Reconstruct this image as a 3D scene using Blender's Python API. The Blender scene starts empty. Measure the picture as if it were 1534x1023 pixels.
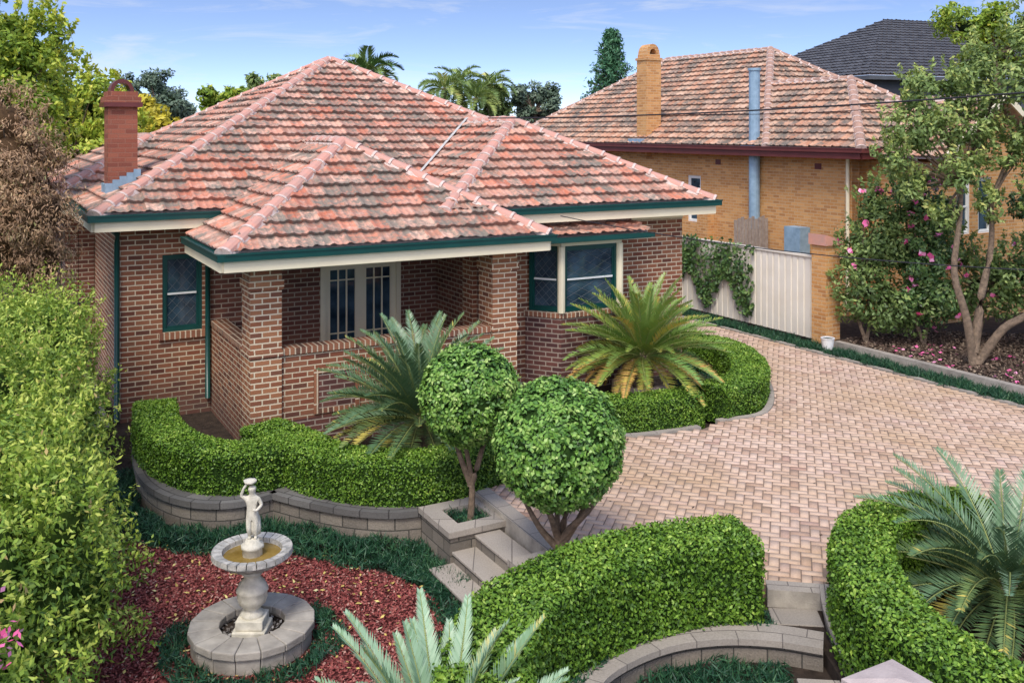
import bpy, bmesh, math, random
import numpy as np
from mathutils import Vector, Matrix, noise as mnoise
random.seed(7); rng=np.random.default_rng(7)
S=bpy.context.scene
COL=S.collection
TH=math.radians(29); R2=(math.cos(TH),math.sin(TH)); B2=(-math.sin(TH),math.cos(TH))

# ---------------------------------------------------------------- materials
def newmat(name):
    m=bpy.data.materials.new(name); m.use_nodes=True
    nt=m.node_tree; b=nt.nodes['Principled BSDF']; return m,nt,b
def N(nt,t,**k):
    n=nt.nodes.new(t)
    for a,v in k.items():
        if a in n.inputs: n.inputs[a].default_value=v
        else: setattr(n,a,v)
    return n
def ramp(nt,fac,stops):
    r=nt.nodes.new('ShaderNodeValToRGB'); e=r.color_ramp.elements
    while len(e)<len(stops): e.new(.5)
    for i,(p,c) in enumerate(stops): e[i].position=p; e[i].color=(*c,1)
    nt.links.new(fac,r.inputs[0]); return r.outputs[0]
def mix(nt,fac,a,b,mode='MIX'):
    m=nt.nodes.new('ShaderNodeMix'); m.data_type='RGBA'; m.blend_type=mode
    for i,v in ((0,fac),(6,a),(7,b)):
        if hasattr(v,'is_output'): nt.links.new(v,m.inputs[i])
        elif i==0: m.inputs[0].default_value=v
        else: m.inputs[i].default_value=(*v,1)
    return m.outputs[2]
def noi(nt,scale,detail=3,vec=None,rough=.55):
    n=nt.nodes.new('ShaderNodeTexNoise'); n.inputs['Scale'].default_value=scale; n.inputs['Detail'].default_value=detail; n.inputs['Roughness'].default_value=rough
    if vec is None:
        tc=nt.nodes.new('ShaderNodeTexCoord'); vec=tc.outputs['Object']
    nt.links.new(vec,n.inputs['Vector']); return n.outputs['Fac']
def bump(nt,b,h,strength=.4,dist=.01):
    bp=nt.nodes.new('ShaderNodeBump'); bp.inputs['Strength'].default_value=strength; bp.inputs['Distance'].default_value=dist
    nt.links.new(h,bp.inputs['Height']); nt.links.new(bp.outputs[0],b.inputs['Normal'])
def m_plain(name,c1,c2=None,rough=.6,scale=6,bs=.25,spec=.4,metal=0,bd=.01):
    m,nt,b=newmat(name); c2=c2 or tuple(x*.75 for x in c1)
    f=noi(nt,scale,5)
    nt.links.new(ramp(nt,f,[(.3,c2),(.7,c1)]),b.inputs['Base Color'])
    b.inputs['Roughness'].default_value=rough; b.inputs['Specular IOR Level'].default_value=spec; b.inputs['Metallic'].default_value=metal
    if bs: bump(nt,b,noi(nt,scale*12,3),bs,bd)
    return m
def m_brick(name,c1,c2,mortar,w=.24,h=.086,ms=.011,dark=None,offset=.5,wear=.5,bd=.012,base_dark=False):
    m,nt,b=newmat(name)
    uv=N(nt,'ShaderNodeUVMap').outputs[0]
    br=nt.nodes.new('ShaderNodeTexBrick'); nt.links.new(uv,br.inputs['Vector'])
    br.offset=offset
    for k,v in (('Scale',1),('Brick Width',w),('Row Height',h),('Mortar Size',ms),('Mortar Smooth',.15),('Bias',0.0)): br.inputs[k].default_value=v
    br.inputs['Color1'].default_value=(*c1,1); br.inputs['Color2'].default_value=(*c2,1); br.inputs['Mortar'].default_value=(*mortar,1)
    col=br.outputs['Color']
    inv=N(nt,'ShaderNodeMath',operation='SUBTRACT'); inv.inputs[0].default_value=1; nt.links.new(br.outputs['Fac'],inv.inputs[1])
    if w<.3:
        b2=nt.nodes.new('ShaderNodeTexBrick'); of=N(nt,'ShaderNodeVectorMath',operation='ADD'); nt.links.new(uv,of.inputs[0]); of.inputs[1].default_value=(w*14,h*22,0); nt.links.new(of.outputs[0],b2.inputs['Vector'])
        b2.offset=offset
        for k,v in (('Scale',1),('Brick Width',w),('Row Height',h),('Mortar Size',ms),('Bias',0.0)): b2.inputs[k].default_value=v
        b2.inputs['Color1'].default_value=(0,0,0,1); b2.inputs['Color2'].default_value=(1,1,1,1); b2.inputs['Mortar'].default_value=(0,0,0,1)
        dk=ramp(nt,b2.outputs['Color'],[(.6,(0,0,0)),(.95,(.75,)*3)])
        mk=N(nt,'ShaderNodeMath',operation='MULTIPLY'); nt.links.new(dk,mk.inputs[0]); nt.links.new(inv.outputs[0],mk.inputs[1])
        col=mix(nt,mk.outputs[0],col,(dark or (.08,.05,.04)))
    f=noi(nt,1.3,4); col=mix(nt,f,col,mix(nt,wear,col,(dark or (.08,.05,.04))))
    f2=noi(nt,60,3); col=mix(nt,.35,col,mix(nt,f2,(0.02,.02,.02),(1,1,1)),'OVERLAY')
    if base_dark:
        sx=N(nt,'ShaderNodeSeparateXYZ'); nt.links.new(uv,sx.inputs[0])
        ad0=N(nt,'ShaderNodeMath',operation='MULTIPLY_ADD'); nt.links.new(noi(nt,1.5,4),ad0.inputs[0]); ad0.inputs[1].default_value=.7; nt.links.new(sx.outputs['Y'],ad0.inputs[2])
        col=mix(nt,ramp(nt,ad0.outputs[0],[(.35,(.6,)*3),(.95,(0,0,0))]),col,(.09,.06,.055))  # brick colour darkens towards the wall base, edge broken by noise
    nt.links.new(col,b.inputs['Base Color']); b.inputs['Roughness'].default_value=.85; b.inputs['Specular IOR Level'].default_value=.25
    ad=N(nt,'ShaderNodeMath',operation='MULTIPLY_ADD'); nt.links.new(noi(nt,45,3),ad.inputs[0]); ad.inputs[1].default_value=.4; nt.links.new(inv.outputs[0],ad.inputs[2])
    bump(nt,b,ad.outputs[0],.7,bd)
    return m
def m_tile(name,stops,lichen,amt,pale=(.68,.52,.42),pa=.5):
    m,nt,b=newmat(name)
    uv=N(nt,'ShaderNodeUVMap').outputs[0]
    fl=N(nt,'ShaderNodeVectorMath',operation='FLOOR'); nt.links.new(uv,fl.inputs[0])
    wn=N(nt,'ShaderNodeTexWhiteNoise',noise_dimensions='3D'); nt.links.new(fl.outputs[0],wn.inputs['Vector'])
    col=ramp(nt,wn.outputs['Value'],stops)
    tc=N(nt,'ShaderNodeTexCoord').outputs['Object']
    f=noi(nt,1.0,5,tc,.6); g=noi(nt,8,5,tc,.7)
    mu=N(nt,'ShaderNodeMath',operation='MULTIPLY'); nt.links.new(f,mu.inputs[0]); nt.links.new(g,mu.inputs[1])
    sx=N(nt,'ShaderNodeSeparateXYZ'); nt.links.new(uv,sx.inputs[0])
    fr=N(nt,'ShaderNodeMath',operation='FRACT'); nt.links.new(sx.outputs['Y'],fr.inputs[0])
    h=noi(nt,6,4,tc,.7); col=mix(nt,ramp(nt,h,[(.48,(0,0,0)),(.70,(pa,)*3)]),col,pale)
    wn2=N(nt,'ShaderNodeMath',operation='MULTIPLY_ADD'); nt.links.new(wn.outputs['Color'],wn2.inputs[0]); wn2.inputs[1].default_value=.11; nt.links.new(mu.outputs[0],wn2.inputs[2])
    lf=ramp(nt,wn2.outputs[0],[(.26,(0,0,0)),(.39,(amt,)*3)])
    col=mix(nt,lf,col,lichen)
    dk=ramp(nt,fr.outputs[0],[(0,(.45,)*3),(.12,(0,0,0)),(.78,(0,0,0)),(1,(.8,)*3)])  # dark band along each course overlap, shadow line put into the tile colour
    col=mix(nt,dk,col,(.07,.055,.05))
    nt.links.new(col,b.inputs['Base Color']); b.inputs['Roughness'].default_value=.7; b.inputs['Specular IOR Level'].default_value=.4
    bump(nt,b,noi(nt,40,3,tc),.35,.01)
    return m
def m_leaf(name,stops,trans=.25,rough=.5):
    m,nt,b=newmat(name)
    a=N(nt,'ShaderNodeAttribute',attribute_name='rnd')
    c=ramp(nt,a.outputs['Fac'],stops)
    nt.links.new(c,b.inputs['Base Color']); b.inputs['Roughness'].default_value=rough; b.inputs['Specular IOR Level'].default_value=.35
    if trans:
        t=N(nt,'ShaderNodeBsdfTranslucent'); nt.links.new(mix(nt,.35,c,(.5,.6,.05)),t.inputs[0])
        ms=N(nt,'ShaderNodeMixShader'); ms.inputs[0].default_value=trans
        nt.links.new(b.outputs[0],ms.inputs[1]); nt.links.new(t.outputs[0],ms.inputs[2])
        nt.links.new(ms.outputs[0],nt.nodes['Material Output'].inputs[0])
    return m

MT={}
MT['brick']=m_brick('brown_brick',(.26,.085,.045),(.36,.155,.08),(.72,.61,.42),ms=.0105,dark=(.10,.042,.032),wear=.35,base_dark=True)
MT['brick_shaded']=m_brick('shaded_brick',(.17,.06,.04),(.25,.105,.065),(.48,.40,.29),ms=.0105,dark=(.08,.035,.028),wear=.4)  # darker copy of the brown brick, porch shade put into its colour
MT['brick_pale']=m_brick('pier_brick',(.46,.21,.10),(.31,.12,.06),(.82,.70,.49),ms=.0115,dark=(.16,.065,.045),wear=.25,base_dark=True)
MT['brick_dark']=m_brick('plinth_brick',(.12,.05,.045),(.20,.08,.06),(.46,.39,.31),ms=.011,dark=(.06,.03,.03))
MT['brick_red']=m_brick('chimney_brick',(.38,.135,.08),(.29,.09,.055),(.33,.15,.10),ms=.008,dark=(.2,.065,.045),wear=.3)
MT['soldier']=m_brick('soldier_brick',(.46,.20,.10),(.28,.11,.065),(.78,.66,.47),w=.088,h=.5,offset=0,ms=.012)
MT['nbrick']=m_brick('tan_brick',(.74,.41,.16),(.58,.28,.09),(.64,.47,.27),ms=.009,dark=(.42,.19,.07),wear=.35)
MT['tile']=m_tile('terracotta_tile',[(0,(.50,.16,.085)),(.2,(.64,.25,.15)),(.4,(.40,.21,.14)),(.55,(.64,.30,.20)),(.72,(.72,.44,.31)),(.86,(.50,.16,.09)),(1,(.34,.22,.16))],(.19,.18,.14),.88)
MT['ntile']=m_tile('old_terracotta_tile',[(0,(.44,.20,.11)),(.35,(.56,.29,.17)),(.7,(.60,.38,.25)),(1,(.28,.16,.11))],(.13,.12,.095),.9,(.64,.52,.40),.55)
MT['ridge']=m_plain('ridge_tile',(.68,.32,.23),(.50,.30,.24),.7,5,.3)
MT['mortar']=m_plain('bedding_mortar',(.74,.62,.54),(.52,.38,.32),.9,9,.3)
MT['nridge']=m_plain('old_ridge_tile',(.50,.30,.21),(.30,.19,.15),.8,5,.3)
MT['green']=m_plain('green_paint',(.004,.065,.055),(.003,.05,.042),.35,3,.05,.5)
MT['cream']=m_plain('cream_paint',(.88,.79,.55),(.80,.71,.49),.5,2,.05)
MT['white']=m_plain('white_paint',(.82,.82,.78),(.72,.72,.68),.45,3,.05)
MT['flash']=m_plain('lead_flashing',(.30,.44,.55),(.20,.31,.40),.5,6,.15,.5)
MT['valley']=m_plain('galvanised_valley',(.60,.58,.53),(.45,.43,.38),.5,6,.15,.5)
MT['maroon']=m_plain('maroon_paint',(.16,.04,.035),(.12,.03,.025),.4,3,.05)
MT['cable']=m_plain('cable_black',(.02,.02,.025),None,.6,3,0)
MT['came']=m_plain('lead_came',(.16,.19,.20),None,.5,3,0)
MT['conc']=m_plain('weathered_concrete',(.46,.42,.35),(.22,.20,.17),.9,4,.5)
MT['stonecap']=m_plain('stone_cap',(.56,.47,.42),(.38,.31,.28),.85,5,.5)
MT['stone']=m_brick('block_stone',(.36,.31,.245),(.22,.19,.155),(.07,.065,.055),w=.34,h=.16,ms=.008,dark=(.09,.085,.07),bd=.03,wear=.8)
MT['capst']=m_brick('capping_stone',(.24,.23,.21),(.14,.135,.125),(.06,.055,.052),w=.36,h=3,ms=.008,dark=(.05,.047,.046),wear=.85)
MT['capst2']=m_brick('pale_capping_stone',(.50,.44,.36),(.38,.34,.28),(.15,.13,.11),w=.45,h=3,ms=.006,dark=(.19,.17,.15),wear=.8)
MT['grout']=m_plain('paver_joint',(.25,.18,.13),(.18,.13,.10),.95,5,.2)
MT['soil']=m_plain('garden_soil',(.09,.065,.048),(.035,.026,.02),.95,9,.9,.2,0,.04)
MT['mulch']=m_plain('red_mulch',(.26,.06,.05),(.12,.03,.027),.9,22,1,.2,0,.05)
MT['bark']=m_plain('bark',(.34,.25,.17),(.14,.105,.075),.9,14,.8,.2,0,.03)
MT['cement']=m_plain('aged_cast_stone',(.80,.75,.61),(.46,.43,.34),.85,9,.5,.3)
MT['cementd']=m_plain('stained_cast_stone',(.60,.57,.50),(.22,.22,.20),.85,14,.5,.3)
MT['lawn']=m_plain('ground_lawn',(.07,.10,.035),(.04,.06,.02),.95,2,.6)
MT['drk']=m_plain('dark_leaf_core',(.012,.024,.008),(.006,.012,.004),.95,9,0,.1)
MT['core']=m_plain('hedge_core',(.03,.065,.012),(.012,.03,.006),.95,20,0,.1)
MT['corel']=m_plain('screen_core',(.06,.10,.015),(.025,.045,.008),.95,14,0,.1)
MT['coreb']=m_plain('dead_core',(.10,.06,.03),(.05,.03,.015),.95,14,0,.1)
MT['metalf']=m_plain('cream_steel',(.86,.81,.70),(.78,.72,.60),.5,2,.05)
MT['timber']=m_plain('grey_timber',(.40,.34,.28),(.26,.21,.18),.9,8,.4)
MT['slate']=m_tile('slate_roof',[(0,(.05,.055,.065)),(.5,(.07,.075,.085)),(1,(.09,.095,.105))],(.05,.05,.055),.3,(.1,.11,.12))
MT['dkgrey']=m_plain('dark_render',(.10,.11,.12),None,.8,3,.1)
MT['cycst']=m_plain('frond_stalk',(.30,.34,.10),(.2,.24,.07),.6,6,0)
def m_glass():
    m,nt,b=newmat('window_glass'); 
    nt.links.new(ramp(nt,noi(nt,2.2,3),[(.35,(.010,.025,.04)),(.7,(.06,.11,.15))]),b.inputs['Base Color'])
    b.inputs['Roughness'].default_value=.06; b.inputs['Specular IOR Level'].default_value=.8; return m
MT['glass']=m_glass()
def m_water():
    m,nt,b=newmat('bowl_water'); nt.links.new(ramp(nt,noi(nt,6,3),[(.3,(.16,.10,.02)),(.7,(.30,.20,.05))]),b.inputs['Base Color'])
    b.inputs['Roughness'].default_value=.08; bump(nt,b,noi(nt,30,2),.2,.01); return m
MT['water']=m_water()
def m_paver():
    m,nt,b=newmat('clay_paver')
    a=N(nt,'ShaderNodeAttribute',attribute_name='rnd')
    c=ramp(nt,a.outputs['Fac'],[(0,(.42,.28,.20)),(.25,(.56,.39,.28)),(.6,(.65,.48,.36)),(.85,(.58,.41,.32)),(1,(.42,.26,.19))])
    tc=N(nt,'ShaderNodeTexCoord').outputs['Object']
    f=noi(nt,.42,5,tc,.6); c=mix(nt,ramp(nt,f,[(.44,(0,0,0)),(.62,(.6,)*3)]),c,(.50,.34,.19))
    f=noi(nt,1.6,5,tc,.7); c=mix(nt,ramp(nt,f,[(.5,(0,0,0)),(.75,(.45,)*3)]),c,(.32,.24,.19))
    f=noi(nt,50,3,tc); c=mix(nt,.3,c,mix(nt,f,(0,0,0),(1,1,1)),'OVERLAY')
    nt.links.new(c,b.inputs['Base Color']); b.inputs['Roughness'].default_value=.8; b.inputs['Specular IOR Level'].default_value=.3
    bump(nt,b,noi(nt,70,2,tc),.3,.005); return m
MT['paver']=m_paver()
MT['L_hedge']=m_leaf('hedge_leaf',[(0,(.035,.085,.010)),(.4,(.095,.20,.018)),(.75,(.20,.34,.035)),(1,(.38,.50,.09))],0)
MT['L_topi']=m_leaf('topiary_leaf',[(0,(.03,.08,.015)),(.35,(.075,.18,.03)),(.65,(.17,.33,.05)),(1,(.42,.55,.16))],0,.4)
MT['L_left']=m_leaf('lilly_pilly_leaf',[(0,(.05,.11,.018)),(.3,(.14,.25,.035)),(.6,(.29,.42,.055)),(.88,(.57,.62,.12)),(1,(.62,.42,.18))],.2)
MT['L_brown']=m_leaf('dead_conifer_leaf',[(0,(.13,.075,.035)),(.5,(.35,.21,.11)),(.85,(.48,.32,.17)),(1,(.22,.23,.07))],0)
MT['L_yel']=m_leaf('light_tree_leaf',[(0,(.09,.16,.025)),(.45,(.25,.38,.04)),(.8,(.50,.57,.07)),(1,(.70,.66,.10))],.25)
MT['L_gold']=m_leaf('golden_leaf',[(0,(.25,.24,.02)),(.5,(.60,.50,.04)),(1,(.8,.68,.08))],.2)
MT['L_gum']=m_leaf('gum_leaf',[(0,(.06,.10,.06)),(.5,(.13,.19,.12)),(1,(.25,.32,.20))],0)
MT['L_conif']=m_leaf('conifer_leaf',[(0,(.02,.08,.035)),(.5,(.06,.17,.08)),(1,(.12,.28,.12))],0)
MT['L_cam']=m_leaf('camellia_leaf',[(0,(.03,.07,.02)),(.5,(.09,.17,.045)),(.85,(.22,.31,.09)),(1,(.42,.44,.16))],0,.35)
MT['L_tree']=m_leaf('garden_tree_leaf',[(0,(.07,.12,.035)),(.45,(.18,.27,.08)),(.8,(.37,.46,.13)),(1,(.60,.57,.18))],.2,.45)
MT['L_mondo']=m_leaf('mondo_grass',[(0,(.008,.035,.018)),(.5,(.020,.08,.036)),(1,(.09,.20,.08))],0)
MT['L_cyc']=m_leaf('cycad_leaf',[(0,(.50,.43,.10)),(.12,(.17,.24,.07)),(.5,(.080,.155,.07)),(.8,(.15,.25,.13)),(1,(.34,.43,.28))],0,.35)
MT['L_cycf']=m_leaf('young_cycad_leaf',[(0,(.45,.42,.14)),(.2,(.17,.29,.14)),(.6,(.27,.41,.25)),(1,(.47,.58,.39))],0,.35)
MT['L_cycy']=m_leaf('cycad_leaf_yellowing',[(0,(.56,.34,.10)),(.22,(.44,.40,.07)),(.42,(.19,.28,.05)),(1,(.17,.31,.08))],0,.35)
MT['L_pink']=m_leaf('pink_flower',[(0,(.65,.06,.20)),(.6,(.85,.2,.42)),(1,(.9,.5,.65))],0)
MT['L_chip']=m_leaf('mulch_chip',[(0,(.08,.022,.02)),(.4,(.24,.05,.045)),(.8,(.38,.12,.095)),(1,(.52,.32,.25))],0,.85)
MT['L_fall']=m_leaf('fallen_leaf',[(0,(.45,.30,.08)),(.6,(.70,.56,.16)),(1,(.62,.62,.35))],0)
MT['L_litter']=m_leaf('bark_litter',[(0,(.04,.028,.02)),(.6,(.15,.10,.07)),(1,(.36,.28,.19))],0,.9)
MT['L_pebble']=m_leaf('white_pebble',[(0,(.10,.09,.08)),(.6,(.16,.14,.12)),(1,(.75,.74,.7))],0,.9)

# ---------------------------------------------------------------- mesh helpers
def empty(name,loc=(0,0,0),rz=0):
    o=bpy.data.objects.new(name,None); COL.objects.link(o); o.location=loc; o.rotation_euler=(0,0,rz); return o
def obj(name,me,parent=None):
    o=bpy.data.objects.new(name,me); COL.objects.link(o)
    if parent: o.parent=parent
    return o
class MB:
    def __init__(s): s.v=[]; s.f=[]; s.m=[]; s.uv={}
    def face(s,pts,m=0,uv=None):
        i=len(s.v); s.v+= [tuple(p) for p in pts]; s.f.append(tuple(range(i,i+len(pts)))); s.m.append(m)
        if uv: s.uv[len(s.f)-1]=uv
    def hexa(s,P,m=0):
        for q in ((0,3,2,1),(4,5,6,7),(0,1,5,4),(1,2,6,5),(2,3,7,6),(3,0,4,7)): s.face([P[k] for k in q],m)
    def box(s,x0,y0,z0,x1,y1,z1,m=0):
        s.hexa([(x0,y0,z0),(x1,y0,z0),(x1,y1,z0),(x0,y1,z0),(x0,y0,z1),(x1,y0,z1),(x1,y1,z1),(x0,y1,z1)],m)
    def obox(s,a,d,s0,s1,t0,t1,z0,z1,m=0):
        n=(-d[1],d[0])
        g=lambda p,q,z:(a[0]+d[0]*p+n[0]*q,a[1]+d[1]*p+n[1]*q,z)
        s.hexa([g(s0,t0,z0),g(s1,t0,z0),g(s1,t1,z0),g(s0,t1,z0),g(s0,t0,z1),g(s1,t0,z1),g(s1,t1,z1),g(s0,t1,z1)],m)
    def tube(s,pts,rad,sides=8,m=0,cap=True):
        pts=[Vector(p) for p in pts]; rings=[]
        for i,p in enumerate(pts):
            d=(pts[min(i+1,len(pts)-1)]-pts[max(i-1,0)]).normalized()
            a=d.cross(Vector((0,0,1)) if abs(d.z)<.95 else Vector((1,0,0))).normalized(); b=d.cross(a)
            rings.append([p+(a*math.cos(2*math.pi*k/sides)+b*math.sin(2*math.pi*k/sides))*rad[i] for k in range(sides)])
        for i in range(len(rings)-1):
            for k in range(sides):
                k2=(k+1)%sides; s.face([rings[i][k],rings[i+1][k],rings[i+1][k2],rings[i][k2]],m)
        if cap: s.face(rings[-1],m); s.face(rings[0][::-1],m)
    def lathe(s,prof,c=(0,0,0),sides=32,m=0,mod=None):
        for i in range(len(prof)-1):
            for k in range(sides):
                q=[]
                for (j,kk) in ((i,k),(i,k+1),(i+1,k+1),(i+1,k)):
                    r,z=prof[j]; a=2*math.pi*kk/sides
                    if mod: r=r*mod(j,a)
                    q.append((c[0]+r*math.cos(a),c[1]+r*math.sin(a),c[2]+z))
                s.face(q,m)
    def make(s,name,mats,parent=None,smooth=False,bevel=0,merge=True):
        me=bpy.data.meshes.new(name); me.from_pydata(s.v,[],s.f)
        for mm in mats: me.materials.append(MT[mm])
        me.polygons.foreach_set('material_index',s.m)
        uvl=me.uv_layers.new(name='UVMap'); Z=Vector((0,0,1))
        for p in me.polygons:
            if p.index in s.uv:
                for li,c in zip(p.loop_indices,s.uv[p.index]): uvl.data[li].uv=c
                continue
            n=p.normal
            if abs(n.z)>.98: t=Vector((1,0,0)); b=Vector((0,1,0))
            else: t=Z.cross(n).normalized(); b=n.cross(t)
            for li in p.loop_indices:
                co=me.vertices[me.loops[li].vertex_index].co; uvl.data[li].uv=(co.dot(t),co.dot(b))
        if merge and (smooth or bevel):
            bm=bmesh.new(); bm.from_mesh(me); bmesh.ops.remove_doubles(bm,verts=bm.verts,dist=1e-4); bm.to_mesh(me); bm.free()
        if smooth: me.polygons.foreach_set('use_smooth',[True]*len(me.polygons))
        o=obj(name,me,parent)
        if bevel:
            md=o.modifiers.new('b','BEVEL'); md.width=bevel; md.segments=2; md.limit_method='ANGLE'; md.angle_limit=.6
        return o
def fastmesh(name,V,F4,mat,rnd=None,parent=None):
    me=bpy.data.meshes.new(name); n=len(V); f=len(F4)
    me.vertices.add(n); me.vertices.foreach_set('co',np.ascontiguousarray(V,dtype=np.float32).ravel())
    me.loops.add(f*4); me.loops.foreach_set('vertex_index',np.ascontiguousarray(F4,dtype=np.int32).ravel())
    me.polygons.add(f); me.polygons.foreach_set('loop_start',np.arange(0,f*4,4,dtype=np.int32))
    try: me.polygons.foreach_set('loop_total',np.full(f,4,dtype=np.int32))
    except Exception: pass
    me.update(calc_edges=True)
    if rnd is not None:
        a=me.attributes.new('rnd','FLOAT','FACE'); a.data.foreach_set('value',np.clip(rnd,0,1).astype(np.float32))
    me.materials.append(MT[mat]); return obj(name,me,parent)
def nrm(a): return a/np.maximum(np.linalg.norm(a,axis=1,keepdims=True),1e-9)
def leaves(name,C,Nn,ln,wd,mat,rnd,parent=None,T=None,jit=.6):
    n=len(C); Nn=nrm(Nn+rng.normal(0,jit,(n,3)))
    if T is None: T=rng.normal(0,1,(n,3))
    T=nrm(T-Nn*np.sum(T*Nn,axis=1,keepdims=True)); W=np.cross(Nn,T)
    L=(np.asarray(ln)*rng.uniform(.7,1.3,n))[:,None]/2; Wd=(np.asarray(wd)*rng.uniform(.75,1.25,n))[:,None]/2
    V=np.empty((n,4,3)); V[:,0]=C-T*L; V[:,1]=C+W*Wd-T*L*.1; V[:,2]=C+T*L; V[:,3]=C-W*Wd-T*L*.1
    return fastmesh(name,V.reshape(-1,3),np.arange(n*4).reshape(-1,4),mat,rnd,parent)
def rdir(n): return nrm(rng.normal(0,1,(n,3)))
def catmull(P,k=8):
    P=[np.array(p,float) for p in P]; P=[2*P[0]-P[1]]+P+[2*P[-1]-P[-2]]; out=[]
    for i in range(1,len(P)-2):
        for j in range(k):
            t=j/k; a,b,c,d=P[i-1:i+3]
            out.append(.5*((2*b)+(-a+c)*t+(2*a-5*b+4*c-d)*t*t+(-a+3*b-3*c+d)*t**3))
    out.append(P[-2]); return np.array(out)
def frames(P):
    d=np.gradient(P,axis=0); d=d/np.linalg.norm(d,axis=1,keepdims=True)
    n=np.stack([-d[:,1],d[:,0]],1); s=np.concatenate([[0],np.cumsum(np.linalg.norm(np.diff(P,axis=0),axis=1))]); return d,n,s
def sweep(name,P,t0,t1,z0,z1,mats,parent=None,smoothp=True,k=8):
    P=catmull(P,k) if smoothp else np.array(P,float)
    d,n,s=frames(P); mb=MB()
    g=lambda i,t,z:(P[i][0]+n[i][0]*t,P[i][1]+n[i][1]*t,z)
    for i in range(len(P)-1):
        a,b=s[i],s[i+1]
        mb.face([g(i,t0,z1),g(i+1,t0,z1),g(i+1,t1,z1),g(i,t1,z1)],len(mats)-1,[(a,t0),(b,t0),(b,t1),(a,t1)])
        mb.face([g(i,t0,z0),g(i+1,t0,z0),g(i+1,t0,z1),g(i,t0,z1)],0,[(a,z0),(b,z0),(b,z1),(a,z1)])
        mb.face([g(i+1,t1,z0),g(i,t1,z0),g(i,t1,z1),g(i+1,t1,z1)],0,[(b,z0),(a,z0),(a,z1),(b,z1)])
    for i,o in ((0,1),(len(P)-1,-1)):
        q=[g(i,t1,z0),g(i,t0,z0),g(i,t0,z1),g(i,t1,z1)]; mb.face(q[::o],0)
    return mb.make(name,mats,parent)
def slab(name,poly,z,mat,thick=None,parent=None):
    bm=bmesh.new(); vs=[bm.verts.new((x,y,z)) for x,y in poly]; f=bm.faces.new(vs)
    f.normal_update()
    if f.normal.z<0: f.normal_flip()
    if thick:
        r=bmesh.ops.extrude_face_region(bm,geom=[f]); 
        for v in r['geom']:
            if isinstance(v,bmesh.types.BMVert): v.co.z-=thick
        bmesh.ops.recalc_face_normals(bm,faces=bm.faces)
    bmesh.ops.triangulate(bm,faces=[f for f in bm.faces if len(f.verts)>4])
    me=bpy.data.meshes.new(name); bm.to_mesh(me); bm.free(); me.materials.append(MT[mat])
    return obj(name,me,parent)
def inpoly(x,y,poly):
    c=np.zeros(len(x),bool); n=len(poly); j=n-1
    for i in range(n):
        xi,yi=poly[i]; xj,yj=poly[j]
        c^=((yi>y)!=(yj>y))&(x<(xj-xi)*(y-yi)/(yj-yi+1e-12)+xi); j=i
    return c

# ---------------------------------------------------------------- vegetation helpers
def hedge(name,P,width,z0,z1,dens=3300,leaf=.039,mat='L_hedge'):
    e=empty(name,(0,0,0)); P=catmull(P,10); d,n,s=frames(P); L=s[-1]; w=width/2; r=.05
    prof=[(-w,z0)]+[(-w+r-r*math.cos(a),z1-r+r*math.sin(a)) for a in np.linspace(0,math.pi/2,4)]+[(w-r+r*math.sin(a),z1-r+r*math.cos(a)) for a in np.linspace(0,math.pi/2,4)]+[(w,z0)]
    mb=MB(); ins=.93
    def g(i,t,z): return (P[i][0]+n[i][0]*t*ins,P[i][1]+n[i][1]*t*ins,z0+(z-z0)*.97)
    for i in range(len(P)-1):
        for j in range(len(prof)-1):
            a,b=prof[j],prof[j+1]; mb.face([g(i,*a),g(i,*b),g(i+1,*b),g(i+1,*a)],0)
    for i in (0,len(P)-1): mb.face([g(i,*q) for q in prof],0)
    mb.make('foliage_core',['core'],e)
    pp=np.array(prof); sl=np.linalg.norm(np.diff(pp,axis=0),axis=1); cl=np.concatenate([[0],np.cumsum(sl)]); per=cl[-1]
    m=int(L*per*dens); S_=rng.uniform(0,L,m); Q=rng.uniform(0,per,m)
    px=np.interp(S_,s,P[:,0]); py=np.interp(S_,s,P[:,1]); nx=np.interp(S_,s,n[:,0]); ny=np.interp(S_,s,n[:,1])
    t=np.interp(Q,cl,pp[:,0]); z=np.interp(Q,cl,pp[:,1]); k=np.clip(np.searchsorted(cl,Q)-1,0,len(sl)-1)
    dv=np.diff(pp,axis=0)[k]; no=nrm(np.stack([-dv[:,1],dv[:,0]],1))
    m2=int(2*width*(z1-z0)*dens); end=rng.integers(0,2,m2); t2=rng.uniform(-w,w,m2); z2=rng.uniform(z0,z1,m2); idx=np.where(end==0,0,len(P)-1)
    C=np.concatenate([np.stack([px+nx*t,py+ny*t,z],1),np.stack([P[idx,0]+n[idx,0]*t2,P[idx,1]+n[idx,1]*t2,z2],1)])
    NN=np.concatenate([np.stack([nx*no[:,0],ny*no[:,0],no[:,1]],1),np.stack([d[idx,0]*np.where(end==0,-1,1),d[idx,1]*np.where(end==0,-1,1),np.zeros(m2)],1)])
    ph=np.sin(C[:,0]*9+np.sin(C[:,1]*7)*2)+np.sin(C[:,1]*8+C[:,2]*11)+np.sin(C[:,2]*13+C[:,0]*6)
    off=rng.normal(0,.012,len(C))+ph*.004+(rng.random(len(C))<.015)*rng.uniform(.01,.04,len(C))
    C=C+NN*off[:,None]
    rn=.36+.035*ph+rng.normal(0,.18,len(C))+4*(off-.003)+.16*np.clip(NN[:,2],0,1)  # upward-facing leaves get a lighter colour, top light painted in
    leaves('leaves',C,NN,leaf,leaf*.6,mat,rn,e,jit=.75)
    return e
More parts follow.
